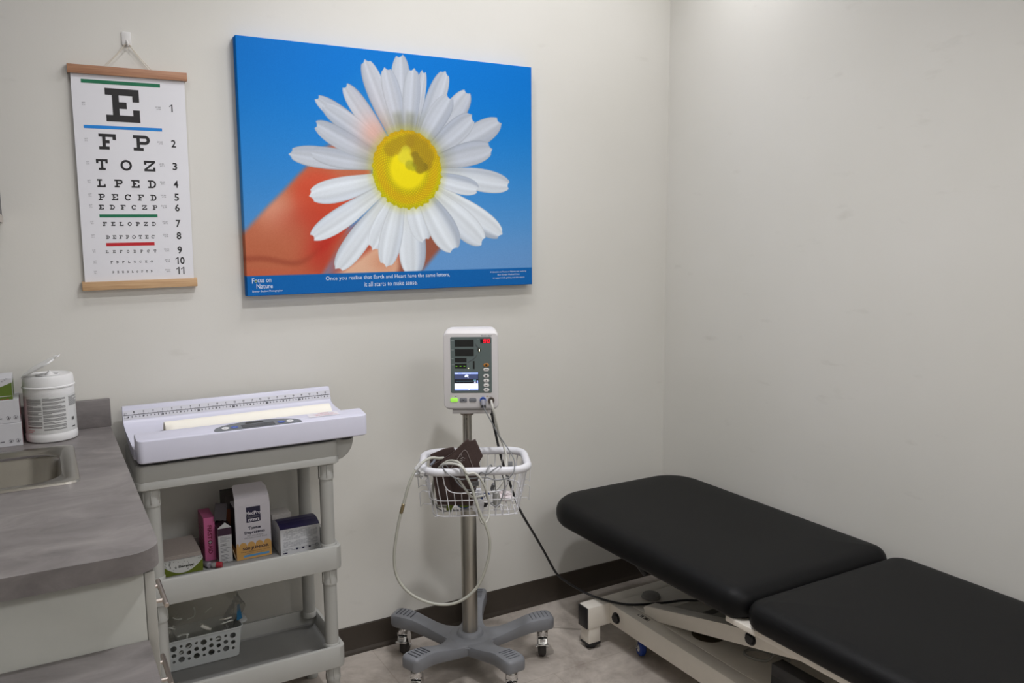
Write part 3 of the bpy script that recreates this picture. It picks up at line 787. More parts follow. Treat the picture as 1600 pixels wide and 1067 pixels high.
prism(bm, rrect(0.0, 0.083, -0.032, 0.032, 0.02), lambda u, v, d: fl @ Vector((u, v, d)), 0.0, 0.004, 0.001)
prism(bm, rrect(0.081, 0.096, -0.008, 0.008, 0.004), lambda u, v, d: fl @ Vector((u, v, d+0.002)), 0.0, 0.002, 0.0005)
cyl(bm, fl @ Vector((0, -0.02, 0)), fl @ Vector((0, 0.02, 0)), 0.003)
obj('flap', bm, M_TUB, ld)
bm = BM()        # dispensing opening rim and the wipe tuft
lathe(bm, [(0.026, 0.1525), (0.027, 0.1545), (0.024, 0.1555), (0.022, 0.1535)], n=30, caps=False)
lathe(bm, [(0.012, 0.1520), (0.010, 0.156), (0.006, 0.1585), (0.003, 0.162), (0.0015, 0.164)], c=(0.004, -0.004, 0), n=9)
obj('spout', bm, M_TUB, ld)

# boxes behind the sink -------------------------------------------------
M_BOXW = mat('white_card', (196, 196, 200), 0.6, var=0.02)
M_BOXG = mat('olive_green_card', (86, 108, 30), 0.5, var=0.03)
def card_box(name, label, cat, x0, x1, y0, y1, z0, h, mats, deco, group=None, rot=0, bev=0.0008):
    c = ((x0+x1)/2, (y0+y1)/2)
    t = thing(name, label, cat, (c[0], c[1], z0), math.radians(rot), group)
    bm = BM(); w, d = (x1-x0)/2, (y1-y0)/2
    box(bm, -w, w, -d, d, 0, h, bev, 1)
    fr = lambda u, v, dd: Vector((u, -d-0.0003-dd, v))
    rt = lambda u, v, dd: Vector((w+0.0003+dd, u, v))
    lf = lambda u, v, dd: Vector((-w-0.0003-dd, -u, v))
    tp = lambda u, v, dd: Vector((u, v, h+0.0003+dd))
    deco(bm, w, d, h, fr, rt, lf, tp)
    obj('carton', bm, mats, t, smooth=0)
    return t
M_PINKE = mat('pink_edge_print', (176, 128, 132), 0.6); M_DKPR = mat('dark_grey_print', (92, 90, 98), 0.6)
def deco_glove(mark):
    def f(bm, w, d, h, fr, rt, lf, tp):
        rect(bm, rt, -d+0.0006, d-0.0006, 0.001, h-0.001, 0, 2)
        for k, r in ((0.026, 0.0052), (0.010, 0.0052)):
            x = w-k
            for i in range(14):
                a, b = 2*PI*i/14, 2*PI*(i+1)/14
                if i % 5 != 2: poly(bm, [(x+r*math.cos(a), 0.014+r*math.sin(a)), (x+r*math.cos(b), 0.014+r*math.sin(b)), (x+(r-0.001)*math.cos(b), 0.014+(r-0.001)*math.sin(b)), (x+(r-0.001)*math.cos(a), 0.014+(r-0.001)*math.sin(a))], fr, 0, 1)
            poly(bm, [(x-0.002, 0.011), (x+0.0025, 0.011), (x+0.001, 0.0165), (x-0.001, 0.0165)], fr, 0, 1)
        rect(bm, fr, w-0.050, w-0.040, 0.012, 0.0145, 0, 1)
        if mark: text(bm, mark, fr, w-0.062, w-0.050, 0.036, 0.044, 0, 1)
    return f
card_box('glove_box', 'lower plain white carton beside the wipes tub', 'box', -0.30, -0.0595, -0.140, -0.027, ZT, 0.0610, [M_BOXW, M_DKPR, M_PINKE], deco_glove('8'), 'white cartons by the sink')
card_box('glove_box', 'upper plain white carton under the green tissue box', 'box', -0.302, -0.061, -0.139, -0.027, ZT+0.0614, 0.0605, [M_BOXW, M_DKPR, M_PINKE], deco_glove(''), 'white cartons by the sink')
def deco_leafbox(bm, w, d, h, fr, rt, lf, tp):
    c = [( -w, 0.0), (w, 0.0)]
    pts = [(-w, 0.0006), (w, 0.0006)]
    n = 12
    for k in range(n+1):
        u = w-2*w*k/n; pts.append((u, 0.62*h-0.9*0.55*h*math.sin(PI*k/n)**1.0 if False else h*(0.10+0.72*((2*k/n-1)**2))))
    poly(bm, pts, fr, 0, 1)
    rect(bm, fr, -w, w, 0.0006, 0.0016, 0.0002, 1)
    random.seed(11)
    for k in range(46):
        u = random.uniform(-w*0.95, w*0.95); s = (u/w)
        lo = h*(0.10+0.72*s*s)+0.003
        if lo > h-0.004: continue
        v = random.uniform(lo, h-0.003); a = random.uniform(0, PI)
        for b in (-0.5, 0.0, 0.5):
            L = 0.0035; du, dv = math.cos(a+b), math.sin(a+b)
            poly(bm, [(u-0.0004*dv, v+0.0004*du), (u+0.0004*dv, v-0.0004*du), (u+L*du, v+L*dv)], fr, 0, 2)
    poly(bm, [(-w+0.0005, -d+0.0005), (w-0.0005, -d+0.0005), (w-0.0005, d-0.0005), (-w+0.0005, d-0.0005)], tp, 0, 3)
def deco_top_green(bm, w, d, h, fr, rt, lf, tp):
    poly(bm, [(w-0.062, 0.0006), (w-0.0006, 0.0006), (w-0.0006, h*0.80), (w-0.02, h*0.66), (w-0.05, h*0.48), (w-0.062, h*0.44)], fr, 0, 1)
    rect(bm, fr, w-0.047, w-0.004, h*0.16, h*0.185, 0.0003, 0)
    for u, v in ((w-0.050, h*0.82), (w-0.047, h*0.66), (w-0.016, h*0.90), (w-0.012, h*0.96), (w-0.022, h*0.84)):
        for b in (0.4, 1.2, 2.1):
            poly(bm, [(u, v), (u+0.0006, v+0.001), (u+0.005*math.cos(b), v+0.005*math.sin(b))], fr, 0, 2)
    rect(bm, rt, -d+0.001, d-0.001, 0.001, h*0.75, 0, 1)
    for k in range(5): rect(bm, fr, w-0.06+0.011*k, w-0.054+0.011*k, 0.0008, 0.0022, 0.0004, 3)
card_box('tissue_box', 'green and white box on top of the white cartons', 'box', -0.31, -0.073, -0.135, -0.03, ZT+0.1222, 0.0560, [M_BOXW, M_BOXG, M_DKPR, mat('red_print_dots', (180, 60, 62), 0.6)], deco_top_green)

# ================================================================== UTILITY CART
M_CART = mat('cart_grey_plastic', (170, 170, 166), 0.5, var=0.02, scale=12, bump=0.05, bscale=300)
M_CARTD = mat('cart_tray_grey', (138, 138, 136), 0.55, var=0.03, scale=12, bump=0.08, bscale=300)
CX0, CX1, CY0, CY1 = 0.186, 0.7225, -0.3365, -0.040
cart = thing('utility_cart', 'grey plastic three shelf utility cart with round posts', 'cart', (0.454, -0.19, 0))
lc = lambda x, y, z: Vector((x-0.454, y+0.19, z))
def tray(name, zb, zt, zf, t=0.012):
    bm = BM()
    L = lambda i, z, r: [bm.verts.new(lc(u, v, z)) for u, v in rrect(CX0+i, CX1-i, CY0+i, CY1-i, r, 6)]
    rings = [L(0.006, zb, 0.018), L(0.001, zb+0.002, 0.02), L(0.0, zb+0.012, 0.02), L(0.0, zt-0.003, 0.02), L(0.002, zt, 0.019), L(t-0.002, zt, 0.014), L(t, zt-0.003, 0.014), L(t+0.003, zf+0.004, 0.012), L(t+0.007, zf, 0.010)]
    skin(bm, rings, caps=False)
    f = bm.faces.new(rings[-1]); bm.faces.new(rings[0][::-1])
    for q in bm.faces:
        c = q.calc_center_median()
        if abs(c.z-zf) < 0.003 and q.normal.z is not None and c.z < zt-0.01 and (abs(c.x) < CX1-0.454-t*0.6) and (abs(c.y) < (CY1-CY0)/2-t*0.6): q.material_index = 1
    return obj(name, bm, [M_CART, M_CARTD], cart, smooth=35)
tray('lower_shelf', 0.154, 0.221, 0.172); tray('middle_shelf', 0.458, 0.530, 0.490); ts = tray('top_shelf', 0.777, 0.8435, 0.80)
bm = BM()
# slightly proud lower band of the top shelf
skin(bm, [[bm.verts.new(lc(u, v, z)) for u, v in rrect(CX0-i, CX1+i, CY0-i, CY1+i, 0.02, 6)] for i, z in ((0.0, 0.778), (0.0022, 0.780), (0.0022, 0.797), (0.0, 0.800))], caps=False)
obj('rim_band', bm, M_CART, ts)
bm = BM()
prism(bm, [(0.722, 0.779), (0.740, 0.784), (0.756, 0.795), (0.768, 0.812), (0.774, 0.832), (0.774, 0.8435), (0.760, 0.8435), (0.755, 0.828), (0.745, 0.811), (0.732, 0.803), (0.722, 0.800)], lambda u, v, d: lc(u, d, v), CY0+0.03, CY1-0.03, 0.002)
for y in (CY0+0.024, CY1-0.036):
    prism(bm, [(0.720, 0.779), (0.740, 0.784), (0.756, 0.795), (0.768, 0.812), (0.774, 0.832), (0.774, 0.8435), (0.720, 0.8435)], lambda u, v, d: lc(u, d, v), y, y+0.012, 0.002)
obj('handle', bm, M_CART, cart, smooth=30)
for px_ in (0.2225, 0.690):
    for py_ in (-0.3065, -0.0700):
        for z0, z1 in ((0.221, 0.458), (0.530, 0.777)):
            bm = BM()
            # post, with the ribbed sleeve hanging from the shelf above
            lathe(bm, [(0.0195, z0-0.003), (0.0195, z1-0.04)], lc(px_, py_, 0), n=28, caps=False)
            lathe(bm, [(0.0215, z0-0.012), (0.0215, z0+0.003), (0.0195, z0+0.005)], lc(px_, py_, 0), n=28, caps=False)
            lathe(bm, [(0.0196, z1-0.048), (0.0222, z1-0.047), (0.0222, z1-0.034), (0.0212, z1-0.031), (0.0224, z1-0.004), (0.0224, z1+0.006)], lc(px_, py_, 0), n=28, caps=False)
            for a in range(0, 360, 60):
                r = 0.0222; c, s = math.cos(D(a+20)), math.sin(D(a+20))
                box(bm, px_-0.454+r*c-0.0014, px_-0.454+r*c+0.0014, py_+0.19+r*s-0.0014, py_+0.19+r*s+0.0014, z1-0.040, z1-0.002, 0.0005, 1)
            obj('post', bm, M_CART, cart, smooth=50)
        bm = BM()
        lathe(bm, [(0.0224, 0.160), (0.0224, 0.150), (0.021, 0.128), (0.0222, 0.124), (0.0222, 0.111), (0.0195, 0.110), (0.018, 0.012), (0.020, 0.008), (0.020, 0.001), (0.0, 0.001)][::-1], lc(px_, py_, 0), n=28, caps=False)
        for a in range(0, 360, 60):
            c, s = math.cos(D(a+20)), math.sin(D(a+20)); box(bm, px_-0.454+0.0216*c-0.0014, px_-0.454+0.0216*c+0.0014, py_+0.19+0.0216*s-0.0014, py_+0.19+0.0216*s+0.0014, 0.118, 0.153, 0.0005, 1)
        obj('foot', bm, M_CART, cart, smooth=50)

# ================================================================== BABY SCALE
M_SCALE = mat('scale_lilac_white', (204, 204, 219), 0.42, var=0.01)
bs = thing('baby_scale', 'white baby weighing scale with ruler edge on top of the cart', 'scale', (0.49, -0.2, 0.8437))
ls = lambda x, y, z: Vector((x-0.49, y+0.2, z-0.8437))
bm = BM()
back = [(-0.034, 0.905), (-0.034, 0.9475), (-0.037, 0.950), (-0.047, 0.9495), (-0.050, 0.946), (-0.0585, 0.912), (-0.063, 0.905), (-0.075, 0.899), (-0.10, 0.8955), (-0.18, 0.8915), (-0.27, 0.8885), (-0.3075, 0.888), (-0.322, 0.888), (-0.322, 0.860), (-0.29, 0.860), (-0.22, 0.864), (-0.14, 0.874), (-0.08, 0.887), (-0.05, 0.896)]
# slightly narrower at the back edge than at the front
def ends(y): return 0.1855, 0.790+(0.0 if y > -0.1 else 0.004)
A = [bm.verts.new(ls(0.1855, y, z)) for y, z in back]; B = [bm.verts.new(ls(0.789, y, z)) for y, z in back]
nb = len(back)
for i in range(nb): bm.faces.new((A[i], A[(i+1) % nb], B[(i+1) % nb], B[i]))
ea = bm.faces.new(A[::-1]); eb = bm.faces.new(B)
es = list(set(list(ea.edges)+list(eb.edges)))
bmesh.ops.bevel(bm, geom=es, offset=0.0022, segments=2, profile=0.5, affect='EDGES')
obj('weighing_tray', bm, M_SCALE, bs, smooth=35)
bm = BM()
# front console block: rounded corners in plan, top sloping down to the front
def console_ring(i, zf, zb, r):
    out = []
    for u, v in rrect(0.190+i, 0.8015-i, -0.3665+i, -0.3000-i, [0.004, 0.004, r, r], 6):
        t = (v+0.3665)/0.0665; out.append(bm.verts.new(ls(u, v, zf+(zb-zf)*t)))
    return out
skin(bm, [console_ring(0.004, 0.8565, 0.8600, 0.012), console_ring(0.0, 0.860, 0.863, 0.016), console_ring(0.0, 0.9125, 0.9215, 0.016), console_ring(0.0008, 0.9148, 0.9238, 0.0155), console_ring(0.0035, 0.9162, 0.9250, 0.013)])
con = obj('console', bm, M_SCALE, bs, smooth=35)
def on_con(u, v, d): t = (v+0.3665)/0.0665; return ls(u, v, 0.9162+(0.9250-0.9162)*t+0.0006+d)
bm = BM()
shape = [(0.379, -0.3580), (0.384, -0.3615), (0.395, -0.3625)]+[(0.395+(0.598-0.395)*k/6, -0.3625) for k in range(1, 7)]+[(0.609, -0.3615), (0.614, -0.3575)]
shape += [(0.4965+0.1175*math.cos(PI*k/18), -0.3575+0.0495*math.sin(PI*k/18)**0.8) for k in range(1, 18)]
poly(bm, shape, on_con, 0, 0)
poly(bm, [(0.4530, -0.3560), (0.5400, -0.3560), (0.5400, -0.3330), (0.4530, -0.3330)], on_con, 0.0006, 1)
poly(bm, [(0.4660, -0.3270), (0.5150, -0.3270), (0.5110, -0.3170), (0.4690, -0.3170)], on_con, 0.0006, 2)
rect(bm, on_con, 0.485, 0.495, -0.3235, -0.3205, 0.0009, 0)
for x, mi in ((0.4105, 3), (0.4340, 4), (0.5590, 4), (0.5830, 3)):
    poly(bm, ellipse(x, -0.3435, 0.0098, 0.0088), on_con, 0.0007, mi)
    rect(bm, on_con, x-0.004, x+0.004, -0.3450, -0.3425, 0.0010, 0 if mi == 3 else 5)
obj('display_panel', bm, [mat('display_grey', (104, 108, 114), 0.45), mat('dark_lcd', (50, 54, 64), 0.25), BLACKP, mat('button_white', (222, 222, 224), 0.4), mat('button_blue', (56, 82, 158), 0.4), mat('button_blue_print', (120, 140, 200), 0.5)], con, smooth=0)
bm = BM()
poly(bm, [(0.640, -0.338), (0.728, -0.338), (0.728, -0.306), (0.640, -0.306)], on_con, 0.0002, 0)
M_CAUT = mat('caution_red_print', (206, 120, 130), 0.6)
text(bm, 'WARNING', on_con, 0.672, 0.702, -0.3135, -0.3085, 0.0005, 1)
for k, (s, a, b) in enumerate((('To prevent injury never leave', 0.648, 0.716), ('an infant unattended on scale', 0.658, 0.712), ('always keep a hand near child', 0.660, 0.722))):
    text(bm, s, on_con, a, b, -0.3205-0.0065*k, -0.3155-0.0065*k, 0.0005, 1)
obj('caution_sticker', bm, [mat('sticker_white', (214, 212, 218), 0.5), M_CAUT], con, smooth=0)
bm = BM()
def on_back(u, v, d):                                       # ruler face of the back ridge; v = height
    t = (v-0.912)/(0.946-0.912); return ls(u, -0.0585+0.0085*t-0.0004-d, v)
M_RUL = mat('ruler_white', (206, 206, 213), 0.45, var=0.01)
rect(bm, on_back, 0.1875, 0.7870, 0.9130, 0.9385, 0, 0)
rect(bm, on_back, 0.1875, 0.7870, 0.9250, 0.9266, 0.0003, 1)
x0 = 0.1895
for k in range(47):
    x = x0+0.0127*k
    if x > 0.786: break
    rect(bm, on_back, x-0.0003, x+0.0003, 0.9266, 0.9310 if k % 2 == 0 else 0.9290, 0.0003, 1)
    if k % 2 == 0 and k: text(bm, str(k//2), on_back, x-(0.0016 if k < 20 else 0.0026), x+(0.0016 if k < 20 else 0.0026), 0.9312, 0.9358, 0.0003, 1, bold=0.04)
for k in range(1, 60):
    x = x0+0.010*k
    if x > 0.786: break
    big = k % 10 == 0; w = 0.0042 if big else (0.0026 if k % 5 == 0 else 0.0016)
    text(bm, str(k) if big else str(k % 10), on_back, x-w, x+w, 0.9185 if not big else 0.9165, 0.9225 if not big else 0.9232, 0.0003, 1, bold=0.06)
    rect(bm, on_back, x-0.0002, x+0.0002, 0.9232, 0.9250, 0.0003, 1)
text(bm, '0 in', on_back, 0.1895, 0.197, 0.9295, 0.9335, 0.0003, 1); text(bm, '0 cm', on_back, 0.1895, 0.199, 0.9165, 0.9205, 0.0003, 1)
obj('ruler', bm, [M_RUL, mat('ruler_ink', (52, 50, 60), 0.6)], bs, smooth=0)
for x in (0.246, 0.748):
    for y in (-0.318, -0.085):
        bm = BM(); zt_ = 0.8595 if y < -0.2 else 0.888
        lathe(bm, [(0.0, 0.8438), (0.019, 0.8438), (0.022, 0.846), (0.023, 0.852), (0.020, 0.857), (0.016, zt_)], ls(x, y, 0.8437), n=24) if False else lathe(bm, [(0.019, 0.0001), (0.022, 0.002), (0.023, 0.009), (0.020, 0.0135), (0.016, zt_-0.8437)], Vector((x-0.49, y+0.2, 0)), n=24)
        obj('foot', bm, BLACKP, bs)

bm = BM()   # loosely rolled sheet of paper lying in the tray
xs_ = [0.278+0.467*k/20 for k in range(21)]; rings = []
for k, x in enumerate(xs_):
    t = k/20; h = 0.0310+0.001*t; w = 0.029+0.005*t
    prof = [(-w, 0.0022), (-w*1.02, 0.004), (-w*0.80, h*0.55), (-w*0.45, h*0.88), (-w*0.08, h), (w*0.32, h*0.93), (w*0.70, h*0.66), (w*0.96, h*0.30), (w, 0.0035), (w*0.9, 0.0008), (0, 0.0), (-w*0.9, 0.0004)]
    rings.append([bm.verts.new(ls(x+(0.004*(1-p[1]/h) if k == 0 else 0), -0.182+p[0], 0.8918+p[1])) for p in prof])
skin(bm, rings, caps=False)
inner = [[bm.verts.new(ls(xs_[k], -0.182+(v.co.x*0+((v.co.y-0.2+0.182)*0.88)), 0.8918+0.0012+(v.co.z+0.8437-0.8918)*0.86)) for v in rings[k]] for k in (0, 1, 19, 20)]
for a, b in ((rings[0], inner[0]), (rings[20], inner[3])):
    n = len(a)
    for i in range(n): bm.faces.new((a[i], a[(i+1) % n], b[(i+1) % n], b[i]))
for a, b in ((inner[0], inner[1]), (inner[3], inner[2])):
    n = len(a)
    for i in range(n): bm.faces.new((a[i], a[(i+1) % n], b[(i+1) % n], b[i]))
bm.faces.new(inner[1]); bm.faces.new(inner[2])
o = obj('paper_roll', bm, mat('cream_paper', (238, 234, 222), 0.7, var=0.01), smooth=60); o.location = (0.49, -0.2, 0.8437)
tag(o, 'cream white rolled paper sheet lying in the baby scale tray', 'paper')

# ================================================================== MIDDLE SHELF ITEMS
ZM = 0.4902
def deco_tissue(bm, w, d, h, fr, rt, lf, tp):
    deco_leafbox(bm, w, d, h, fr, rt, lf, tp)
    text(bm, 'Serene', fr, -0.010, 0.030, h*0.46, h*0.62, 0.0004, 2, bold=0.03)
    for b in (0.5, 1.6, 2.6): poly(bm, [(-0.017, h*0.46), (-0.0155, h*0.48), (-0.017+0.007*math.cos(b), h*0.46+0.009*math.sin(b))], fr, 0.0004, 2)
tb = card_box('tissue_box', 'white and green leaf print box on the middle cart shelf', 'box', 0.243, 0.353, -0.217, -0.064, ZM, 0.0440, [mat('leaf_box_white', (200, 200, 196), 0.6, var=0.02), mat('leaf_box_green', (92, 104, 20), 0.55, var=0.03), mat('leaf_box_print', (52, 54, 44), 0.6), M_BOXW], deco_tissue)
bm = BM()
for k in range(4):
    z = 0.0446+0.0028*k
    w = 0.0515-0.0006*(k % 3); pts = rrect(-w, w, -0.078+0.0007*(k % 2), 0.070, 0.003, 3)
    prism(bm, pts, XY, z, z+0.0026, 0.0006, 1)
for k in range(34):
    y = -0.076+0.0043*k; box(bm, -0.050, 0.050, y, y+0.0022, 0.0555, 0.0563, 0.0003, 1)
o = obj('paper_towels', bm, mat('ribbed_tissue', (186, 176, 170), 0.85, var=0.05, scale=200), smooth=30); o.location = (0.2990, -0.1365, ZM)
tag(o, 'stack of ribbed paper towels on the leaf print box', 'paper towels')

def deco_first(bm, w, d, h, fr, rt, lf, tp):
    up = lambda u, v, dd: fr(v, -u, dd)                      # writing runs downwards
    text(bm, 'FIRST', up, -h*0.825, -h*0.495, -0.0058, 0.0058, 0, 1, bold=0.02)
    text(bm, 'AID', up, -h*0.365, -h*0.165, -0.0058, 0.0058, 0, 1, bold=0.02)
    poly(bm, ellipse(0.0, h*0.43, 0.0062, 0.0066), fr, 0, 1)
    for a, b in ((0.0046, 0.0013), (0.0013, 0.0048)): rect(bm, fr, -a, a, h*0.43-b, h*0.43+b, 0.0002, 2)
    rect(bm, lf, -d+0.0005, d-0.0005, 0.001, h-0.001, 0, 3)
    for k in range(6): rect(bm, lf, -d*0.7, d*0.5, h*(0.25+0.09*k), h*(0.27+0.09*k), 0.0002, 1)
card_box('first_aid_box', 'tall narrow pink first aid box standing on the middle shelf', 'box', 0.3695, 0.4005, -0.157, -0.064, ZM, 0.1300, [mat('pink_card', (212, 108, 158), 0.5, var=0.03), mat('dark_red_print', (112, 22, 44), 0.6), M_BOXW, mat('dull_pink_card', (176, 96, 128), 0.55)], deco_first)

M_PURP = mat('dark_purple_card', (62, 36, 58), 0.5); M_DPURP = mat('black_purple_flap', (40, 26, 34), 0.55)
def deco_purple(bm, w, d, h, fr, rt, lf, tp):
    rect(bm, fr, -w+0.0003, w-0.0003, h*0.785, h-0.0005, 0, 1); rect(bm, rt, -d, d, h*0.3, h-0.0005, 0, 1); rect(bm, lf, -d, d, h*0.05, h-0.0005, 0, 1)
    random.seed(8)
    for k in range(19):
        z = h*0.73-0.0040*k
        if k in (4, 7, 12): continue
        rect(bm, fr, -w*0.72, w*random.uniform(0.1, 0.8), z-0.0013, z, 0, 2 if k in (5, 6) else 3)
pb = card_box('medicine_box', 'narrow white box with purple band and open dark flap', 'box', 0.4015, 0.4395, -0.192, -0.135, ZM, 0.1035, [mat('text_box_white', (206, 206, 208), 0.6), M_PURP, BLACK, GREYTXT], deco_purple)
bm = BM()
w = 0.019
prism(bm, [(-w, 0.1035), (w, 0.1035), (0.002, 0.119)], XZ, -0.0270, -0.0262); seti(bm.faces, 0)
n0 = len(bm.faces)
for sgn in (-1, 1):
    a = [(sgn*w, 0.1035), (0.001*sgn, 0.120)]
    f1 = prism(bm, [a[0], a[1], (a[1][0], a[1][1]+0.0009), (a[0][0], a[0][1]+0.0009)], XZ, -0.0275, 0.0275); seti(f1, 1)
tilt = Matrix.Translation((-0.006, -0.004, 0.119)) @ Matrix.Rotation(D(12), 4, 'Y') @ Matrix.Rotation(D(-22), 4, 'X')
f1 = box(bm, -0.018, 0.016, -0.0006, 0.0006, 0.0, 0.050, M=tilt); seti(f1, 1)
obj('flaps', bm, [mat('text_box_white', (206, 206, 208), 0.6), M_DPURP], pb, smooth=0)

bx = thing('dark_carton', 'dark brown carton standing behind the tongue depressor box', 'box', (0.4465, -0.100, ZM))
bm = BM(); box(bm, -0.012, 0.034, -0.036, 0.036, 0, 0.180, 0.001); rect(bm, lambda u, v, d: Vector((u, -0.0364, v)), -0.009, 0.031, 0.075, 0.140, 0, 1); rect(bm, lambda u, v, d: Vector((-0.0124, u, v)), -0.032, 0.032, 0.075, 0.140, 0, 1)
obj('carton', bm, [mat('brown_black_card', (66, 60, 57), 0.6), mat('orange_brown_card', (120, 64, 34), 0.6)], bx, smooth=0)

M_MEDW = mat('lilac_white_card', (212, 208, 216), 0.55, var=0.02)
M_TAN = mat('tan_card', (214, 166, 96), 0.55, var=0.03)
def deco_med(bm, w, d, h, fr, rt, lf, tp):
    rect(bm, fr, -0.0185, 0.0220, 0.1095, 0.1560, 0, 1)
    text(bm, 'MedPro', fr, -0.0200, 0.0228, 0.1315, 0.1430, 0.0003, 0, bold=0.03)
    rect(bm, fr, -0.0165, 0.0195, 0.1265, 0.1277, 0.0003, 3); rect(bm, fr, -0.0155, 0.0175, 0.1237, 0.1248, 0.0003, 3)
    rect(bm, fr, -0.0140, 0.0180, 0.1125, 0.1200, 0.0003, 0)
    for k in range(4): poly(bm, [(-0.0125+0.0074*k, 0.1132), (-0.0085+0.0074*k, 0.1132), (-0.0072+0.0074*k, 0.1192), (-0.0100+0.0074*k, 0.1168)], fr, 0.0005, 1)
    text(bm, 'Tongue', fr, -0.0145, 0.0215, 0.0855, 0.0975, 0.0003, 1, bold=0.03)
    text(bm, 'Depressors', fr, -0.0255, 0.0325, 0.0730, 0.0840, 0.0003, 1, bold=0.03)
    text(bm, 'Ultra smooth finish', fr, -0.0180, 0.0275, 0.0672, 0.0716, 0.0003, 3); text(bm, '100% natural birch wood', fr, -0.0275, 0.0375, 0.0610, 0.0655, 0.0003, 3)
    pts = [(-w+0.0004, 0.0006), (w-0.0004, 0.0006), (w-0.0004, 0.046)]
    n_ = 4; ww = 2*w/(n_+0.35); xx = w-0.0004
    for k in range(n_+1):
        xa = xx; xb = max(-w+0.0004, xa-ww)
        c = (xa+xb)/2; r = (xa-xb)/2
        for q in range(0, 9):
            a = PI*q/8; pts.append((c+r*math.cos(a), 0.038+0.0135*math.sin(a)))
        xx = xb
        if xb <= -w+0.0005: break
    poly(bm, pts, fr, 0.0002, 2)
    text(bm, '500 JUNIOR', fr, -0.0330, 0.0425, 0.0260, 0.0360, 0.0005, 1, bold=0.035)
    text(bm, 'Tongue Depressors - Junior', fr, -0.0385, 0.0445, 0.0200, 0.0240, 0.0005, 1); text(bm, 'Abaisse-langue', fr, -0.0230, 0.0300, 0.0150, 0.0185, 0.0005, 3)
    rect(bm, fr, -0.0310, 0.0430, 0.0065, 0.0128, 0.0005, 4)
    rect(bm, lf, -d, d, 0.034, h-0.004, 0, 5); rect(bm, lf, -d, d, 0.0006, 0.034, 0, 2)
md = card_box('tongue_depressor_box', 'tall white and tan tongue depressor box with top flap open', 'box', 0.4495, 0.5505, -0.200, -0.115, ZM, 0.1620, [M_MEDW, INK, M_TAN, GREYTXT, mat('sky_blue_print', (96, 158, 206), 0.55), mat('deep_plum_card', (44, 38, 46), 0.6)], deco_med)
bm = BM()
M_ = Matrix.Translation((0, -0.0420, 0.1615)) @ Matrix.Rotation(D(-7), 4, 'X')
prism(bm, [(-0.0500, 0), (0.0500, 0), (0.0485, 0.022), (-0.0495, 0.022)], lambda u, v, d: M_ @ Vector((u, d, v)), -0.0005, 0.0005)
M2 = M_ @ Matrix.Translation((0, 0, 0.022)) @ Matrix.Rotation(D(-32), 4, 'X')
prism(bm, [(-0.0495, 0), (0.0485, 0), (0.0460, 0.030), (0.0360, 0.0450), (-0.0450, 0.0450), (-0.0490, 0.040)], lambda u, v, d: M2 @ Vector((u, d, v)), -0.0005, 0.0005)
obj('flap', bm, M_MEDW, md, smooth=0)
bm = BM()
M3 = Matrix.Translation((-0.0506, 0.0, 0.001)) @ Matrix.Rotation(D(-14), 4, 'Y')
box(bm, -0.0010, 0.0, -0.040, 0.040, 0.0, 0.036, M=M3); obj('side_flap', bm, mat('cream_card_edge', (222, 200, 168), 0.6), md, smooth=0)

nv = thing('dressing_box', 'white text covered box with a curved navy blue top', 'box', (0.629, -0.180, ZM))
bm = BM()
prof = [(-0.049, 0), (-0.049, 0.0790), (-0.040, 0.0850), (-0.026, 0.0900), (-0.008, 0.0925), (0.012, 0.0915), (0.034, 0.0860), (0.049, 0.0800), (0.049, 0)]
fs = prism(bm, prof, YZ, -0.0590, 0.0590)
for f in fs:
    c = f.calc_center_median()
    if c.z > 0.0795 and len(f.verts) == 4: f.material_index = 1
fr = lambda u, v, d: Vector((u, -0.0493-d, v)); lf = lambda u, v, d: Vector((-0.0593-d, -u, v)); rt = lambda u, v, d: Vector((0.0593+d, u, v))
random.seed(5)
for k in range(17):
    z = 0.073-0.0037*k
    if k in (8, 14): continue
    a = -0.053+random.uniform(0, 0.004); b = 0.053 if random.random() < 0.7 else random.uniform(0.0, 0.04)
    n = 14
    for q in range(n):
        if random.random() < 0.85: rect(bm, fr, a+(b-a)*q/n, a+(b-a)*(q+0.85)/n, z-0.0014, z, 0, 2)
for x in (-0.014, 0.004, 0.024): rect(bm, fr, x, x+0.006, 0.0115, 0.0165, 0.0002, 3)
for i in range(10):
    a, b = 2*PI*i/10, 2*PI*(i+0.7)/10; poly(bm, [(0.049+0.005*math.cos(a), 0.016+0.005*math.sin(a)), (0.049+0.005*math.cos(b), 0.016+0.005*math.sin(b)), (0.049+0.0038*math.cos(b), 0.016+0.0038*math.sin(b)), (0.049+0.0038*math.cos(a), 0.016+0.0038*math.sin(a))], fr, 0, 3)
rect(bm, fr, -0.053, -0.040, 0.004, 0.0075, 0, 3); rect(bm, fr, 0.046, 0.050, 0.0745, 0.0765, 0, 0)
for k in range(6): rect(bm, lf, -0.02, 0.03, 0.058-0.007*k, 0.061-0.007*k, 0, 4)
obj('carton', bm, [mat('text_box_white', (206, 206, 208), 0.6), mat('navy_card', (36, 30, 72), 0.4), mat('pale_grey_print', (150, 152, 158), 0.6), INK, mat('faint_print', (186, 186, 190), 0.6)], nv, smooth=0)

gz = thing('gauze_pack', 'pale gauze pack lying behind the navy topped box', 'gauze', (0.601, -0.096, ZM))
bm = BM(); box(bm, -0.030, 0.030, -0.032, 0.032, 0, 0.094, 0.004); obj('pack', bm, mat('gauze_white', (190, 186, 182), 0.85, var=0.10, scale=160, bump=0.4, bscale=200), gz)

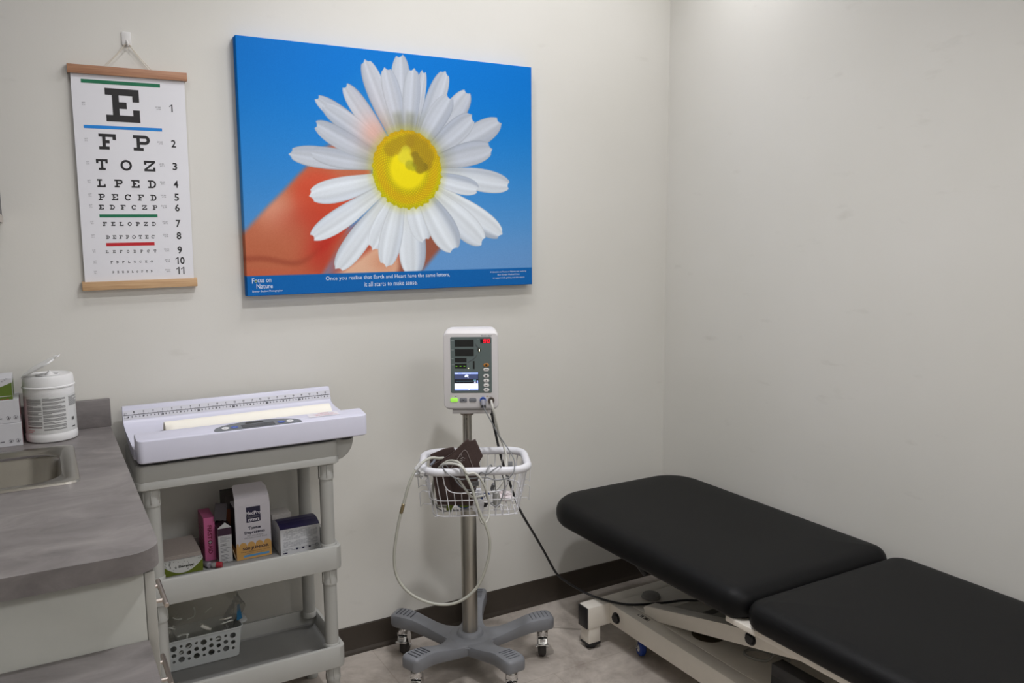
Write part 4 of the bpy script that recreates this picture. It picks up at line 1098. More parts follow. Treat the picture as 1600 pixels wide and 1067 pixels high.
def vial(name, label, x, y, ang, mcap, L=0.034):
    t = thing(name, label, 'vial', (x, y, ZM), ang)
    bm = BM(); lathe(bm, [(0.001, 0.0), (0.0070, 0.001), (0.0080, 0.004), (0.0080, L)], (0, 0, 0.0085), (1, 0, 0), 18); obj('tube', bm, clear_mat('clear_vial', (225, 225, 225), op=0.3), t)
    bm = BM(); lathe(bm, [(0.0084, L-0.004), (0.0088, L-0.002), (0.0088, L+0.010), (0.0070, L+0.012)], (0, 0, 0.0089), (1, 0, 0), 18); obj('cap', bm, mcap, t)
vial('sample_vial', 'small clear vial with a bright red cap on the middle shelf', 0.3765, -0.214, D(-28), mat('red_cap', (160, 44, 56), 0.4), 0.018)
vial('sample_vial', 'small clear vial with a grey cap beside the leaf print box', 0.3635, -0.190, D(-72), mat('grey_cap', (130, 126, 132), 0.5), 0.014)

# ================================================================== LOWER SHELF ITEMS
pbk = thing('perforated_basket', 'small white plastic basket with round holes on the lower cart shelf', 'basket', (0.352, -0.105, 0.1722))
M_BSK = mat('basket_white', (204, 208, 208), 0.45, var=0.01)
bm = BM()
H_ = 0.094
def bpt(u, z, side, e=0.0):                                  # tapered wall point
    t = z/H_; hw = 0.1015+0.010*t; hd = 0.041+0.007*t
    return hw-e, hd-e
wall_t = 0.0016
# front wall with real holes
cols = 9; holes = []
pat = {0: [(0.78, 'L'), (0.52, 'M'), (0.29, 'S')], 1: [(0.82, 'S'), (0.59, 'M'), (0.33, 'L')]}
for k in range(cols):
    for v, s in pat[k % 2] if k != 4 else pat[0]:
        holes.append((-0.083+0.0208*k, 0.006+v*0.086*0.98, {'L': 0.0088, 'M': 0.0066, 'S': 0.0043}[s]))
for e in (0.0, wall_t):
    hw0, hd0 = bpt(0, 0.006, 0, e); hw1, hd1 = bpt(0, H_, 0, e)
    outl = [(-hw0+0.012, 0.002), (hw0-0.012, 0.002), (hw0-0.004, 0.006), (hw0-0.001, 0.014), (hw1-0.006, H_), (-hw1+0.006, H_), (-hw0+0.001, 0.014), (-hw0+0.004, 0.006)]
    def fp(u, z):
        return Vector((u, -(0.041+0.007*z/H_)+e, z))
    loops = [outl]+[ellipse(x, z, r, r, 16) for x, z, r in holes]
    es = []
    for lp in loops:
        vv = [bm.verts.new(fp(u, z)) for u, z in lp]; es += [bm.edges.new((vv[i], vv[(i+1) % len(vv)])) for i in range(len(vv))]
    bmesh.ops.triangle_fill(bm, use_beauty=True, use_dissolve=False, edges=es)
for x, z, r in holes:
    a = [bm.verts.new(Vector((u, -(0.041+0.007*w/H_), w))) for u, w in ellipse(x, z, r, r, 16)]; b = [bm.verts.new(v.co+Vector((0, wall_t, 0))) for v in a]
    for i in range(16): bm.faces.new((a[i], a[(i+1) % 16], b[(i+1) % 16], b[i]))
# other walls and floor
L2 = lambda z, e, r: [bm.verts.new(Vector((u, v, z))) for u, v in rrect(-bpt(0, z, 0, e)[0], bpt(0, z, 0, e)[0], -bpt(0, z, 0, e)[1], bpt(0, z, 0, e)[1], r, 5)]
def shell(z0, z1, e):
    A, B = L2(z0, e, 0.012), L2(z1, e, 0.012)
    n = len(A)
    for i in range(n):
        c = (A[i].co+A[(i+1) % n].co)/2
        if c.y < -bpt(0, z0, 0, e)[1]+0.002: continue
        bm.faces.new((A[i], A[(i+1) % n], B[(i+1) % n], B[i]))
shell(0.002, H_, 0.0); shell(0.002, H_, wall_t)
bm.faces.new(L2(0.002, 0.0008, 0.012)); bm.faces.new(L2(0.0005, 0.004, 0.010))
body = obj('basket_wall', bm, M_BSK, pbk, smooth=30)
bm = BM()
rim = rrect(-0.1135, 0.1135, -0.0500, 0.0500, 0.016, 6)
wire(bm, [Vector((u, v, H_)) for u, v in rim], 0.0024, 8, closed=True)
prism(bm, rrect(0.108, 0.134, -0.026, 0.046, 0.016, 5), XY, H_+0.0005, H_+0.0028, 0.0008); prism(bm, rrect(-0.134, -0.108, -0.026, 0.046, 0.016, 5), XY, H_+0.0005, H_+0.0028, 0.0008)
obj('rim', bm, M_BSK, pbk, smooth=50)

bg = thing('plastic_bag', 'crumpled clear plastic bag of tubing filling the white basket', 'bag', (0.352, -0.105, 0.1790))
bm = BM(); r = bmesh.ops.create_icosphere(bm, subdivisions=5, radius=1.0)
rngb = random.Random(2)
waves = [(Vector((rngb.uniform(-1, 1), rngb.uniform(-1, 1), rngb.uniform(-1, 1)))*rngb.uniform(1.5, 5), rngb.uniform(0, 6), rngb.uniform(0.015, 0.045)) for _ in range(9)]
for v in bm.verts:
    p = v.co.copy(); s = 1.0
    for w, ph, a in waves: s += a*(1-2*abs(math.sin(w.dot(p)+ph)))
    q = Vector((math.copysign(abs(p.x)**0.7, p.x), math.copysign(abs(p.y)**0.7, p.y), p.z))
    z = 0.118+0.132*s*(q.z if q.z > 0 else q.z*0.85)
    hx = 0.094 if z < 0.095 else 0.094+0.5*min(0.034, (z-0.095)); hy = 0.036 if z < 0.095 else 0.044
    v.co = Vector((q.x*s*hx, q.y*s*hy, max(0.003, z)))
    if z < 0.097: v.co.x = max(-0.098, min(0.098, v.co.x)); v.co.y = max(-0.037, min(0.037, v.co.y))
    v.co.y = max(-0.058, min(0.050, v.co.y)); v.co.x = max(-0.128, v.co.x)
    if v.co.z > 0.245: v.co.z = 0.245+0.3*(v.co.z-0.245)
# twisted corner of the bag reaching right
for v in bm.verts:
    if v.co.x > 0.07 and v.co.z > 0.11:
        t = (v.co.x-0.07)/0.05; v.co.x += 0.045*t*t; v.co.z += 0.012*t
M_FILM = clear_mat('clear_bag_film', (238, 237, 232), op=0.13)
obj('film', bm, M_FILM, bg, smooth=35)
bm = BM(); prism(bm, [(0.100, 0.100), (0.116, 0.104), (0.110, 0.150), (0.103, 0.150)], XZ, -0.030, -0.0295); obj('blue_label', bm, mat('blue_label', (22, 104, 150), 0.5), bg, smooth=0)
M_TUBE = mat('milky_tubing', (206, 208, 204), 0.35); M_CONN = mat('white_connector', (212, 210, 202), 0.4)
def piece(pts, r, m, conn=None):
    bm = BM(); tube(bm, pts, r, n=8, sub=5)
    if conn: cyl(bm, conn[0], conn[1], conn[2], n=14, bev=0.001)
    o = obj('tubing_piece', bm, m); o.location = (0.352, -0.105, 0.179)
    tag(o, 'short white tubing piece seen through the clear plastic bag', 'tubing', 'tubing pieces in the clear bag')
piece([(-0.005, -0.034, 0.118), (0.004, -0.037, 0.108), (0.012, -0.038, 0.102)], 0.003, M_CONN, ((-0.004, -0.036, 0.115), (0.016, -0.036, 0.100), 0.0065))
piece([(0.016, -0.036, 0.099), (0.024, -0.037, 0.096)], 0.0042, M_CONN)
piece([(-0.078, -0.036, 0.156), (-0.068, -0.038, 0.150), (-0.054, -0.038, 0.148)], 0.0017, M_TUBE)
piece([(0.050, -0.034, 0.117), (0.066, -0.036, 0.117), (0.084, -0.036, 0.117)], 0.0027, M_CONN)
piece([(0.052, -0.036, 0.104), (0.068, -0.039, 0.107), (0.080, -0.037, 0.108), (0.088, -0.03, 0.104)], 0.0022, M_TUBE)
piece([(-0.02, -0.036, 0.174), (-0.018, -0.037, 0.160), (-0.022, -0.036, 0.146), (-0.040, -0.036, 0.142)], 0.0018, M_TUBE)
piece([(-0.070, -0.038, 0.097), (-0.055, -0.038, 0.100), (-0.038, -0.037, 0.096)], 0.0030, M_TUBE)
piece([(-0.045, -0.034, 0.078), (-0.043, -0.037, 0.090), (-0.042, -0.037, 0.100)], 0.0030, M_TUBE)
piece([(-0.096, -0.030, 0.128), (-0.085, -0.036, 0.127), (-0.075, -0.037, 0.120)], 0.0030, M_TUBE)
piece([(0.010, -0.036, 0.150), (0.020, -0.037, 0.158), (0.030, -0.037, 0.162)], 0.0016, M_TUBE)
piece([(-0.01, -0.033, 0.04), (0.02, -0.035, 0.055), (0.05, -0.035, 0.060), (0.075, -0.033, 0.045)], 0.0035, M_TUBE)
piece([(-0.08, -0.030, 0.03), (-0.05, -0.034, 0.05), (-0.01, -0.034, 0.07), (0.03, -0.033, 0.075)], 0.0030, M_TUBE)

# ================================================================== MONITOR STAND
SO = (1.160, -0.291, 0.0); SR = D(-30)
M_GBASE = mat('stand_grey_plastic', (124, 126, 131), 0.4, var=0.02)
M_POLE = mat('pole_metal', (172, 168, 160), 0.36, 1.0, var=0.04, scale=6, stretch=(40, 40, 1))
M_WIRE = mat('white_coated_wire', (220, 220, 224), 0.4)
st = thing('monitor_stand', 'rolling five legged grey stand with steel pole and white wire basket', 'stand', SO, SR)
bm = BM()
ARM = [(0.0, 0.070, 0.121, 0.086), (0.028, 0.066, 0.121, 0.085), (0.052, 0.055, 0.1195, 0.084), (0.075, 0.043, 0.119, 0.084), (0.103, 0.035, 0.122, 0.086), (0.131, 0.0310, 0.129, 0.091), (0.164, 0.0295, 0.140, 0.099),
       (0.197, 0.0315, 0.150, 0.108), (0.230, 0.0350, 0.1555, 0.113), (0.258, 0.0360, 0.157, 0.114), (0.274, 0.0330, 0.156, 0.115), (0.281, 0.0275, 0.153, 0.117), (0.284, 0.020, 0.148, 0.122)]
for k in range(5):
    a = D(87.3+72*k); ux = Vector((math.cos(a), math.sin(a), 0)); uy = Vector((-math.sin(a), math.cos(a), 0)); rings = []
    for r, hw, zt_, zb_ in ARM:
        b = min(0.010, hw*0.4)
        prof = [(-hw+b*0.3, zb_), (-hw, zb_+0.006), (-hw, zt_-b), (-hw+b*0.3, zt_-b*0.3), (-hw+b, zt_), (hw-b, zt_), (hw-b*0.3, zt_-b*0.3), (hw, zt_-b), (hw, zb_+0.006), (hw-b*0.3, zb_)]
        rings.append([bm.verts.new(ux*r+uy*u+Vector((0, 0, v))) for u, v in prof])
    skin(bm, rings)
lathe(bm, [(0.085, 0.112), (0.066, 0.1205), (0.054, 0.1235), (0.045, 0.1245), (0.042, 0.129), (0.039, 0.134), (0.034, 0.136), (0.025, 0.136)], n=40, caps=False)
base = obj('base', bm, M_GBASE, st, smooth=38)
M_GDK = mat('stand_tread_grey', (96, 98, 104), 0.5)
for k in range(5):
    a = D(87.3+72*k); M = Matrix.Rotation(a, 4, 'Z'); bm = BM()
    for j in range(5): box(bm, 0.208+0.0135*j, 0.2105+0.0135*j, -0.020, 0.020, 0.150+0.0012*j, (0.1545, 0.1565, 0.1578, 0.1585, 0.1585)[j], 0.0006, 1, M=M)
    obj('tread', bm, M_GDK, base)
bm = BM(); lathe(bm, [(0.0255, 0.130), (0.0255, 0.612), (0.0240, 0.614), (0.0, 0.614)], n=40, caps=False); obj('pole', bm, M_POLE, st)
bm = BM(); lathe(bm, [(0.0145, 0.610), (0.0145, 0.872)], n=30, caps=False); bm2 = bm
obj('upper_pole', bm, M_POLE, st)
bm = BM(); lathe(bm, [(0.014, 0.861), (0.021, 0.862), (0.023, 0.866), (0.023, 0.876), (0.014, 0.8765)], n=30); cyl(bm, (-0.001, -0.0142, 0.850), (-0.001, -0.0157, 0.850), 0.0022, n=10, mi=1); box(bm, -0.010, 0.010, -0.026, -0.018, 0.864, 0.8775, 0.002, mi=0); obj('collar', bm, [mat('collar_metal', (150, 140, 128), 0.35, 0.9), BLACKP], st)
# casters
def caster(k):
    a = D(87.3+72*k); r = 0.250; cxl, cyl_ = r*math.cos(a), r*math.sin(a)
    o = Vector((cxl, cyl_, 0)); bm = BM()
    lathe(bm, [(0.009, 0.1155), (0.009, 0.108), (0.017, 0.106), (0.0195, 0.100), (0.0190, 0.086), (0.0150, 0.080)], o, n=24)
    R = Matrix.Translation(o) @ Matrix.Rotation(D([10, -12, -4, 5, 3][k]), 4, 'Z')
    for s in (-1, 1):
        pr_ = [(-0.012, 0.084), (0.020, 0.084), (0.030, 0.062), (0.030, 0.030), (0.022, 0.024), (0.012, 0.028), (0.0, 0.055)]
        prism(bm, pr_, lambda u, v, d: R @ Vector((d, u, v)), s*0.0165-0.001, s*0.0165+0.001, 0.0004, 1)
    box(bm, -0.0172, 0.0172, -0.013, 0.020, 0.0795, 0.085, 0.002, M=R)
    cyl(bm, R @ Vector((-0.0215, 0.018, 0.0315)), R @ Vector((0.0215, 0.018, 0.0315)), 0.005, n=12)
    c = obj('caster', bm, CHROME, st, smooth=40)
    bm = BM(); lathe(bm, [(0.006, -0.0125), (0.024, -0.0125), (0.0290, -0.0105), (0.0313, -0.005), (0.0313, 0.005), (0.0290, 0.0105), (0.024, 0.0125), (0.006, 0.0125)], R @ Vector((0, 0.018, 0.0315)), R.to_3x3() @ Vector((1, 0, 0)), n=36)
    obj('wheel', bm, RUBBER, c)
    bm = BM()
    prism(bm, [(-0.020, 0.060), (-0.012, 0.074), (0.004, 0.076), (0.004, 0.072), (-0.010, 0.069), (-0.019, 0.056)], lambda u, v, d: R @ Vector((d, u, v)), -0.015, 0.015, 0.001)
    box(bm, -0.019, 0.019, -0.027, -0.017, 0.0555, 0.0595, 0.0012, M=R); box(bm, -0.009, 0.009, -0.0185, -0.0135, 0.064, 0.073, 0.001, M=R)
    obj('brake_lever', bm, CHROME, c)
for k in range(5): caster(k)
# wire basket
BR_ = Matrix.Translation((0.030, -0.155, 0)) @ Matrix.Rotation(D(4.5), 4, 'Z')
bk = lambda u, v, z: BR_ @ Vector((u, v, z))
RZ, BZ, MZ = 0.752, 0.612, 0.662
def outline(z):
    t = (RZ-z)/(RZ-BZ); hx = 0.155-0.028*t; hy = 0.113-0.022*t; return hx, hy, 0.060-0.018*t
bm = BM()
def ringp(z, seg=8, sub=0):
    hx, hy, r = outline(z); return [bk(u, v, z) for u, v in rrect(-hx, hx, -hy, hy, r, seg)]
wire(bm, ringp(BZ), 0.0018, closed=True); wire(bm, ringp(MZ), 0.0018, closed=True)
def side_pt(u, v, z):                                        # move a point of the bottom outline out to height z
    h0 = outline(BZ); h1 = outline(z); return bk(u*h1[0]/h0[0], v*h1[1]/h0[1], z)
hx, hy, rr_ = outline(BZ)
DIP = [(-0.097, 0.749), (-0.094, 0.730), (-0.090, 0.710), (-0.080, 0.695), (-0.062, 0.687), (-0.03, 0.685), (0.035, 0.687), (0.070, 0.690), (0.085, 0.697), (0.093, 0.712), (0.098, 0.730), (0.100, 0.749)]
def dipz(u):
    if u <= DIP[0][0] or u >= DIP[-1][0]: return RZ-0.004
    for (a, b), (c, d) in zip(DIP, DIP[1:]):
        if a <= u <= c: return b+(d-b)*(u-a)/(c-a)
nfx = 12
for i in range(nfx+1):
    u = -hx+0.012+(2*hx-0.024)*i/nfx
    for s in (-1, 1):
        zt_ = RZ-0.004
        v = s*hy
        if abs(u) > hx-rr_:                                  # follow the rounded corner
            q = abs(u)-(hx-rr_); v = s*(hy-rr_+math.sqrt(max(0, rr_**2-q**2)))
        if s < 0:
            uu = u*outline(0.70)[0]/hx; zt_ = dipz(uu)
        wire(bm, [side_pt(u, v, BZ), side_pt(u, v, (BZ+zt_)/2), side_pt(u, v, zt_)], 0.0013)
    wire(bm, [bk(u, -hy+0.004, BZ), bk(u, hy-0.004, BZ)], 0.0013)
for i in range(9):
    v = -hy+0.012+(2*hy-0.024)*i/8
    for s in (-1, 1):
        u = s*hx
        if abs(v) > hy-rr_: q = abs(v)-(hy-rr_); u = s*(hx-rr_+math.sqrt(max(0, rr_**2-q**2)))
        wire(bm, [side_pt(u, v, BZ), side_pt(u, v, RZ-0.004)], 0.0013)
    if i % 2 == 0: wire(bm, [bk(-hx+0.004, v, BZ-0.002), bk(hx-0.004, v, BZ-0.002)], 0.0013)
wire(bm, catmull([side_pt(a*hx/outline(z)[0], -hy, z) for a, z in DIP], 4), 0.0018)
for u0 in (-0.058, 0.066):                                   # small hooks standing on the bottom edge
    wire(bm, catmull([side_pt(u0-0.011, -hy-0.001, BZ), side_pt(u0-0.010, -hy-0.002, BZ+0.022), side_pt(u0, -hy-0.002, BZ+0.034), side_pt(u0+0.010, -hy-0.002, BZ+0.022), side_pt(u0+0.011, -hy-0.001, BZ)], 4), 0.0017)
for s, ys in ((-1, (-0.05, 0.01)), (1, (-0.02, 0.04))):       # side holders
    for y in ys:
        z0 = 0.672 if (y in (-0.05, -0.02)) else 0.710
        hx1 = outline(z0)[0]
        wire(bm, [bk(s*(hx1-0.002), y, z0+0.004), bk(s*(hx1+0.018), y, z0+0.008), bk(s*(hx1+0.026), y, z0), bk(s*(hx1+0.024), y, z0-0.040), bk(s*(hx1+0.016), y, z0-0.032), bk(s*(hx1-0.006), y, z0-0.034)], 0.0014)
bsk = obj('basket', bm, M_WIRE, st, smooth=60)
bm = BM(); h_ = outline(RZ); wire(bm, [bk(u, v, RZ) for u, v in rrect(-h_[0], h_[0], -h_[1], h_[1], 0.058, 10)], 0.0118, 16, closed=True)
obj('rim', bm, mat('white_foam_rim', (214, 214, 219), 0.5, var=0.01), bsk, smooth=70)
bm = BM(); box(bm, -0.016, 0.016, -0.045, -0.020, 0.690, 0.715, 0.002); lathe(bm, [(0.0148, 0.685), (0.021, 0.686), (0.021, 0.719), (0.0148, 0.720)], n=24); obj('basket_clamp', bm, M_GBASE, bsk)

# ================================================================== PATIENT MONITOR
mo = thing('patient_monitor', 'white upright patient monitor reading 90 in red on the stand', 'monitor', SO, SR)
M_HOUS = mat('monitor_housing', (206, 203, 203), 0.42, var=0.01); M_PAN = mat('monitor_panel', (92, 104, 103), 0.35, var=0.02)
MC = 0.0185
bm = BM()
def mring(y, hx, z0, z1, r): return [bm.verts.new(Vector((MC+u, y, v))) for u, v in rrect(-hx, hx, z0, z1, r, 8)]
skin(bm, [mring(0.028, 0.068, 0.892, 1.128, 0.014), mring(0.030-0.004, 0.074, 0.890, 1.136, 0.016), mring(-0.010, 0.0775, 0.888, 1.1435, 0.020), mring(-0.055, 0.0810, 0.889, 1.1455, 0.020), mring(-0.072, 0.0835, 0.893, 1.1410, 0.018), mring(-0.082, 0.0840, 0.897, 1.1340, 0.016), mring(-0.0845, 0.0828, 0.900, 1.1315, 0.014), mring(-0.0850, 0.0805, 0.903, 1.1290, 0.012)])
box(bm, MC-0.060, MC+0.060, -0.070, 0.020, 0.8785, 0.891, 0.0015)
for z in (0.900,): pass
hs = obj('housing', bm, M_HOUS, mo, smooth=35)
F = lambda u, v, d: Vector((u, -0.0853-d, v))
bm = BM()
prism(bm, rrect(-0.0435, 0.0825, 0.9475, 1.1205, 0.004), F, -0.0006, 0.0006, 0.0003, 1, 0)
dd = 0.0008
for x0, x1, z0, z1 in ((-0.0295, 0.028, 1.0905, 1.1120), (-0.0295, 0.028, 1.0620, 1.0835), (-0.0300, 0.0055, 1.0420, 1.0560), (-0.0300, 0.0055, 1.0230, 1.0380), (0.0245, 0.0300, 1.0215, 1.0460), (0.0480, 0.0795, 1.1010, 1.1140)):
    rect(bm, F, x0, x1, z0, z1, dd, 1)
# flat darker grey sweep beside the displays
poly(bm, [(0.0315, 1.1020), (0.0420, 1.0900), (0.0440, 1.0840), (0.0400, 1.0845), (0.0330, 1.0930)], F, dd*0.9, 2)
poly(bm, [(0.0080, 1.0430), (0.0250, 1.0530), (0.0330, 1.0600), (0.0380, 1.0680), (0.0350, 1.0580), (0.0270, 1.0490), (0.0100, 1.0400)], F, dd*0.9, 2)
rect(bm, F, -0.0405, -0.0318, 1.1080, 1.1110, dd, 3); rect(bm, F, -0.0405, -0.0330, 1.0795, 1.0820, dd, 3); rect(bm, F, -0.0405, -0.0340, 1.0525, 1.0548, dd, 3); rect(bm, F, -0.0405, -0.0320, 1.0340, 1.0362, dd, 3)
rect(bm, F, 0.0375, 0.0455, 1.1125, 1.1138, dd, 3)
poly(bm, ellipse(0.0445, 1.0800, 0.0050, 0.0070), F, dd, 1)
obj('front_panel', bm, [M_PAN, mat('display_black', (24, 26, 26), 0.3), mat('panel_dark_grey', (76, 84, 86), 0.4), mat('panel_pale_print', (132, 142, 142), 0.5)], mo, smooth=0)
def emis(name, c, s): return mat(name, c, 0.4, emit=c, estr=s, var=0.0)
bm = BM()
# seven segment digits "90", slanted
def seg7(x, z, w, h, segs, mi=0):
    t = 0.0019; sl = 0.14
    P = {'a': (0, h-t, w, h), 'd': (0, 0, w, t), 'g': (0, h/2-t/2, w, h/2+t/2), 'f': (0, h/2, t, h), 'b': (w-t, h/2, w, h), 'e': (0, 0, t, h/2), 'c': (w-t, 0, w, h/2)}
    for s in segs:
        a, b, c, d = P[s]; poly(bm, [(x+a+sl*b, z+b), (x+c+sl*b, z+b), (x+c+sl*d, z+d), (x+a+sl*d, z+d)], F, 0.0012, mi)
seg7(0.0570, 1.1020, 0.0078, 0.0112, 'abcdfg'); seg7(0.0685, 1.1020, 0.0078, 0.0112, 'abcdef')
obj('red_digits', bm, emis('red_led', (255, 20, 50), 1.0), mo, smooth=0)
bm = BM()
poly(bm, [(0.0435, 1.0755), (0.0460, 1.0755), (0.0465, 1.0830), (0.0440, 1.0845)], F, 0.0012, 0)
obj('status_led', bm, [emis('warm_led', (255, 252, 205), 1.6), emis('green_led', (110, 200, 30), 0.9)], mo, smooth=0); bm = BM()
for x in (-0.0255, -0.0130, -0.0010): rect(bm, F, x-0.0026, x+0.0026, 1.0298, 1.0310, 0.0012, 1)
obj('green_dashes', bm, [emis('warm_led', (255, 252, 205), 1.6), emis('green_led', (110, 200, 30), 0.9)], mo, smooth=0); bm = BM(); poly(bm, ellipse(0.0110, 1.0240, 0.0016, 0.0012), F, 0.0012, 0)
obj('small_led', bm, [emis('warm_led', (255, 252, 205), 1.6), emis('green_led', (110, 200, 30), 0.9)], mo, smooth=0)
bm = BM()
L_ = -0.0318; R2 = 0.0402
rect(bm, F, L_-0.001, R2+0.001, 0.9545, 1.0120, 0.0008, 5)
def sc(x0, x1, z0, z1, mi, e=0): rect(bm, F, x0, x1, z0, z1, 0.0011+e, mi)
sc(L_, R2, 1.0058, 1.0112, 0); sc(L_, R2, 0.9905, 1.0058, 1); sc(L_, R2, 0.9775, 0.9905, 2); sc(L_, R2, 0.9608, 0.9775, 3); sc(L_, R2, 0.9552, 0.9608, 0)
for k in range(3): sc(L_+0.001, R2-0.001, 0.9640+0.0045*k, 0.9652+0.0045*k, 6, 0.0003)
poly(bm, [(-0.0015, 0.9985), (0.001, 1.0035), (0.006, 1.0045), (0.0105, 1.0030), (0.0105, 0.9985), (0.0065, 1.0000), (0.0035, 0.9965), (0.0, 0.9965)], F, 0.0015, 3)
poly(bm, [(0.0055, 0.9980), (0.0070, 0.9995), (0.0112, 0.9950), (0.0100, 0.9942)], F, 0.0015, 3)
sc(-0.028, 0.024, 0.9835, 0.9845, 4, 0.0003); sc(0.026, 0.034, 0.985, 0.9885, 4, 0.0003); sc(0.028, 0.033, 0.9785, 0.9825, 6, 0.0003); sc(0.036, 0.040, 0.979, 0.986, 0, 0.0003)
text(bm, 'NIBP Review', F, -0.008, 0.018, 1.0066, 1.0098, 0.0015, 3); sc(-0.030, -0.021, 1.0075, 1.0092, 3, 0.0003); sc(0.010, 0.014, 0.9570, 0.9592, 3, 0.0003)
obj('screen', bm, [emis('screen_periwinkle', (150, 170, 240), 0.75), emis('screen_navy', (62, 70, 104), 0.5), emis('screen_black', (22, 24, 34), 0.2), emis('screen_white', (226, 234, 255), 0.7), emis('screen_teal', (96, 140, 160), 0.6), BLACKP, emis('screen_lilac', (190, 198, 235), 0.9)], mo, smooth=0)
def button(x0, x1, z0, z1, m, r, mark=None, name='button', dz=0.0006):
    bm = BM(); prism(bm, rrect(x0, x1, z0, z1, r, 6), F, dz-0.0008, dz+0.0016, 0.0006, 2, 0)
    cx_, cz_ = (x0+x1)/2, (z0+z1)/2
    if mark: poly(bm, [(cx_+a, cz_+b) for a, b in mark], F, dz+0.0019, 1)
    obj(name, bm, [m, BLACK], mo, smooth=40)
M_BTN = mat('monitor_button_white', (216, 214, 212), 0.4)
sq = [(-0.003, -0.0022), (0.003, -0.0022), (0.003, 0.0022), (-0.003, 0.0022)]
up = [(-0.003, -0.002), (0.003, -0.002), (0.0, 0.003)]; dn = [(-0.003, 0.0015), (0.003, 0.0015), (0.0, -0.003)]
ck = [(-0.004, 0.0005), (-0.0025, 0.002), (-0.0005, -0.0002), (0.004, 0.002), (0.004, 0.0005), (-0.0005, -0.0022)]
button(0.0572, 0.0742, 1.0285, 1.0390, mat('amber_button', (176, 118, 44), 0.4), 0.0045, sq, 'alarm_button')
button(0.0568, 0.0742, 1.0145, 1.0250, M_BTN, 0.005, [(-0.005, -0.001), (0.005, -0.001), (0.005, 0.0012), (-0.005, 0.0012)])
for z, mk in ((0.9945, sq), (0.9800, up), (0.9657, ck), (0.9515, dn)): button(0.0566, 0.0740, z, z+0.0108, M_BTN, 0.0052, mk)
M_KEY = mat('grey_key', (118, 120, 126), 0.45)
for x0, x1, m, mk, nm, r in ((-0.0460, -0.0230, emis('lit_green_key', (150, 215, 80), 0.55), None, 'power_button', 0.004), (-0.0170, 0.0055, M_KEY, ck, 'key', 0.003), (0.0115, 0.0345, M_KEY, None, 'key', 0.005)):
    button(x0, x1, 0.9190, 0.9318, m, r, mk, nm, dz=0.0)
MK_ = [emis('green_status', (150, 200, 60), 0.6), BLACK, mat('yellow_triangle', (170, 132, 30), 0.5), GREYTXT]
def mark(name, fn):
    bm = BM(); fn(bm); obj(name, bm, MK_, mo, smooth=0)
mark('status_light', lambda bm: poly(bm, ellipse(-0.0385, 0.9365, 0.0016, 0.0013), F, 0.0002, 0))
mark('battery_mark', lambda bm: (poly(bm, ellipse(-0.0300, 0.9365, 0.0012, 0.0012), F, 0.0002, 1), text(bm, 'AC', F, -0.0278, -0.0240, 0.9353, 0.9375, 0.0002, 3)))
mark('caution_mark', lambda bm: poly(bm, [(0.0640, 0.9350), (0.0695, 0.9350), (0.0668, 0.9392)], F, 0.0002, 2))
mark('socket_lettering', lambda bm: text(bm, 'SpO2', F, 0.0495, 0.0590, 0.9345, 0.9368, 0.0002, 3))
mark('socket_lettering', lambda bm: text(bm, 'NIBP', F, 0.0730, 0.0815, 0.9350, 0.9372, 0.0002, 3))
mark('brand_lettering', lambda bm: text(bm, 'EDAN M3A', F, 0.0512, 0.0835, 1.1225, 1.1262, 0.0002, 3, bold=0.02))
for x, z, m in ((0.0545, 0.9245, mat('blue_socket', (54, 92, 178), 0.4)), (0.0800, 0.9240, mat('brown_socket', (96, 86, 80), 0.45))):
    bm = BM(); lathe(bm, [(0.0, 0.0), (0.0098, 0.0), (0.0098, 0.004), (0.0078, 0.0045), (0.0072, 0.002), (0.0, 0.002)], (x, -0.0850, z), (0, -1, 0), 24, caps=False); obj('socket', bm, m, mo)

# ================================================================== CABLES, CUFF AND BASKET CONTENTS (stand frame)
def in_stand(o): o.location = SO; o.rotation_euler = (0, 0, SR); return o
def drop(o, dz=0): return o
M_HOSE = mat('grey_green_hose', (176, 176, 166), 0.4, var=0.02); M_THIN = mat('thin_grey_cable', (122, 124, 126), 0.45)
tc_ = in_stand(thing('sensor_cable', 'thin grey cable looping from the blue socket over the basket rim', 'cable'))
bm = BM()
tube(bm, [(0.0575, -0.104, 0.904), (0.066, -0.112, 0.889), (0.082, -0.115, 0.860), (0.102, -0.108, 0.819), (0.122, -0.100, 0.788), (0.142, -0.160, 0.772), (0.150, -0.240, 0.772), (0.148, -0.286, 0.759), (0.133, -0.2925, 0.741), (0.099, -0.292, 0.734), (0.066, -0.292, 0.742), (0.030, -0.294, 0.740), (-0.007, -0.296, 0.738), (-0.035, -0.296, 0.751), (-0.056, -0.275, 0.765), (-0.050, -0.235, 0.762), (-0.010, -0.235, 0.700), (0.030, -0.240, 0.690), (0.050, -0.280, 0.750), (0.073, -0.291, 0.752), (0.092, -0.288, 0.764), (0.109, -0.272, 0.770), (0.112, -0.255, 0.745), (0.121, -0.262, 0.715), (0.118, -0.262, 0.690), (0.109, -0.272, 0.664), (0.094, -0.276, 0.651), (0.074, -0.278, 0.668), (0.066, -0.283, 0.697), (0.064, -0.287, 0.730), (0.071, -0.287, 0.762), (0.083, -0.258, 0.768), (0.090, -0.225, 0.720), (0.094, -0.200, 0.668)], 0.0019, n=7, sub=7)
tube(bm, [(-0.095, -0.185, 0.640), (-0.085, -0.205, 0.626), (-0.060, -0.220, 0.618), (-0.035, -0.215, 0.618), (0.01, -0.21, 0.620), (0.05, -0.20, 0.625), (0.094, -0.197, 0.640)], 0.0019, n=7, sub=6)
obj('cord', bm, M_THIN, tc_)
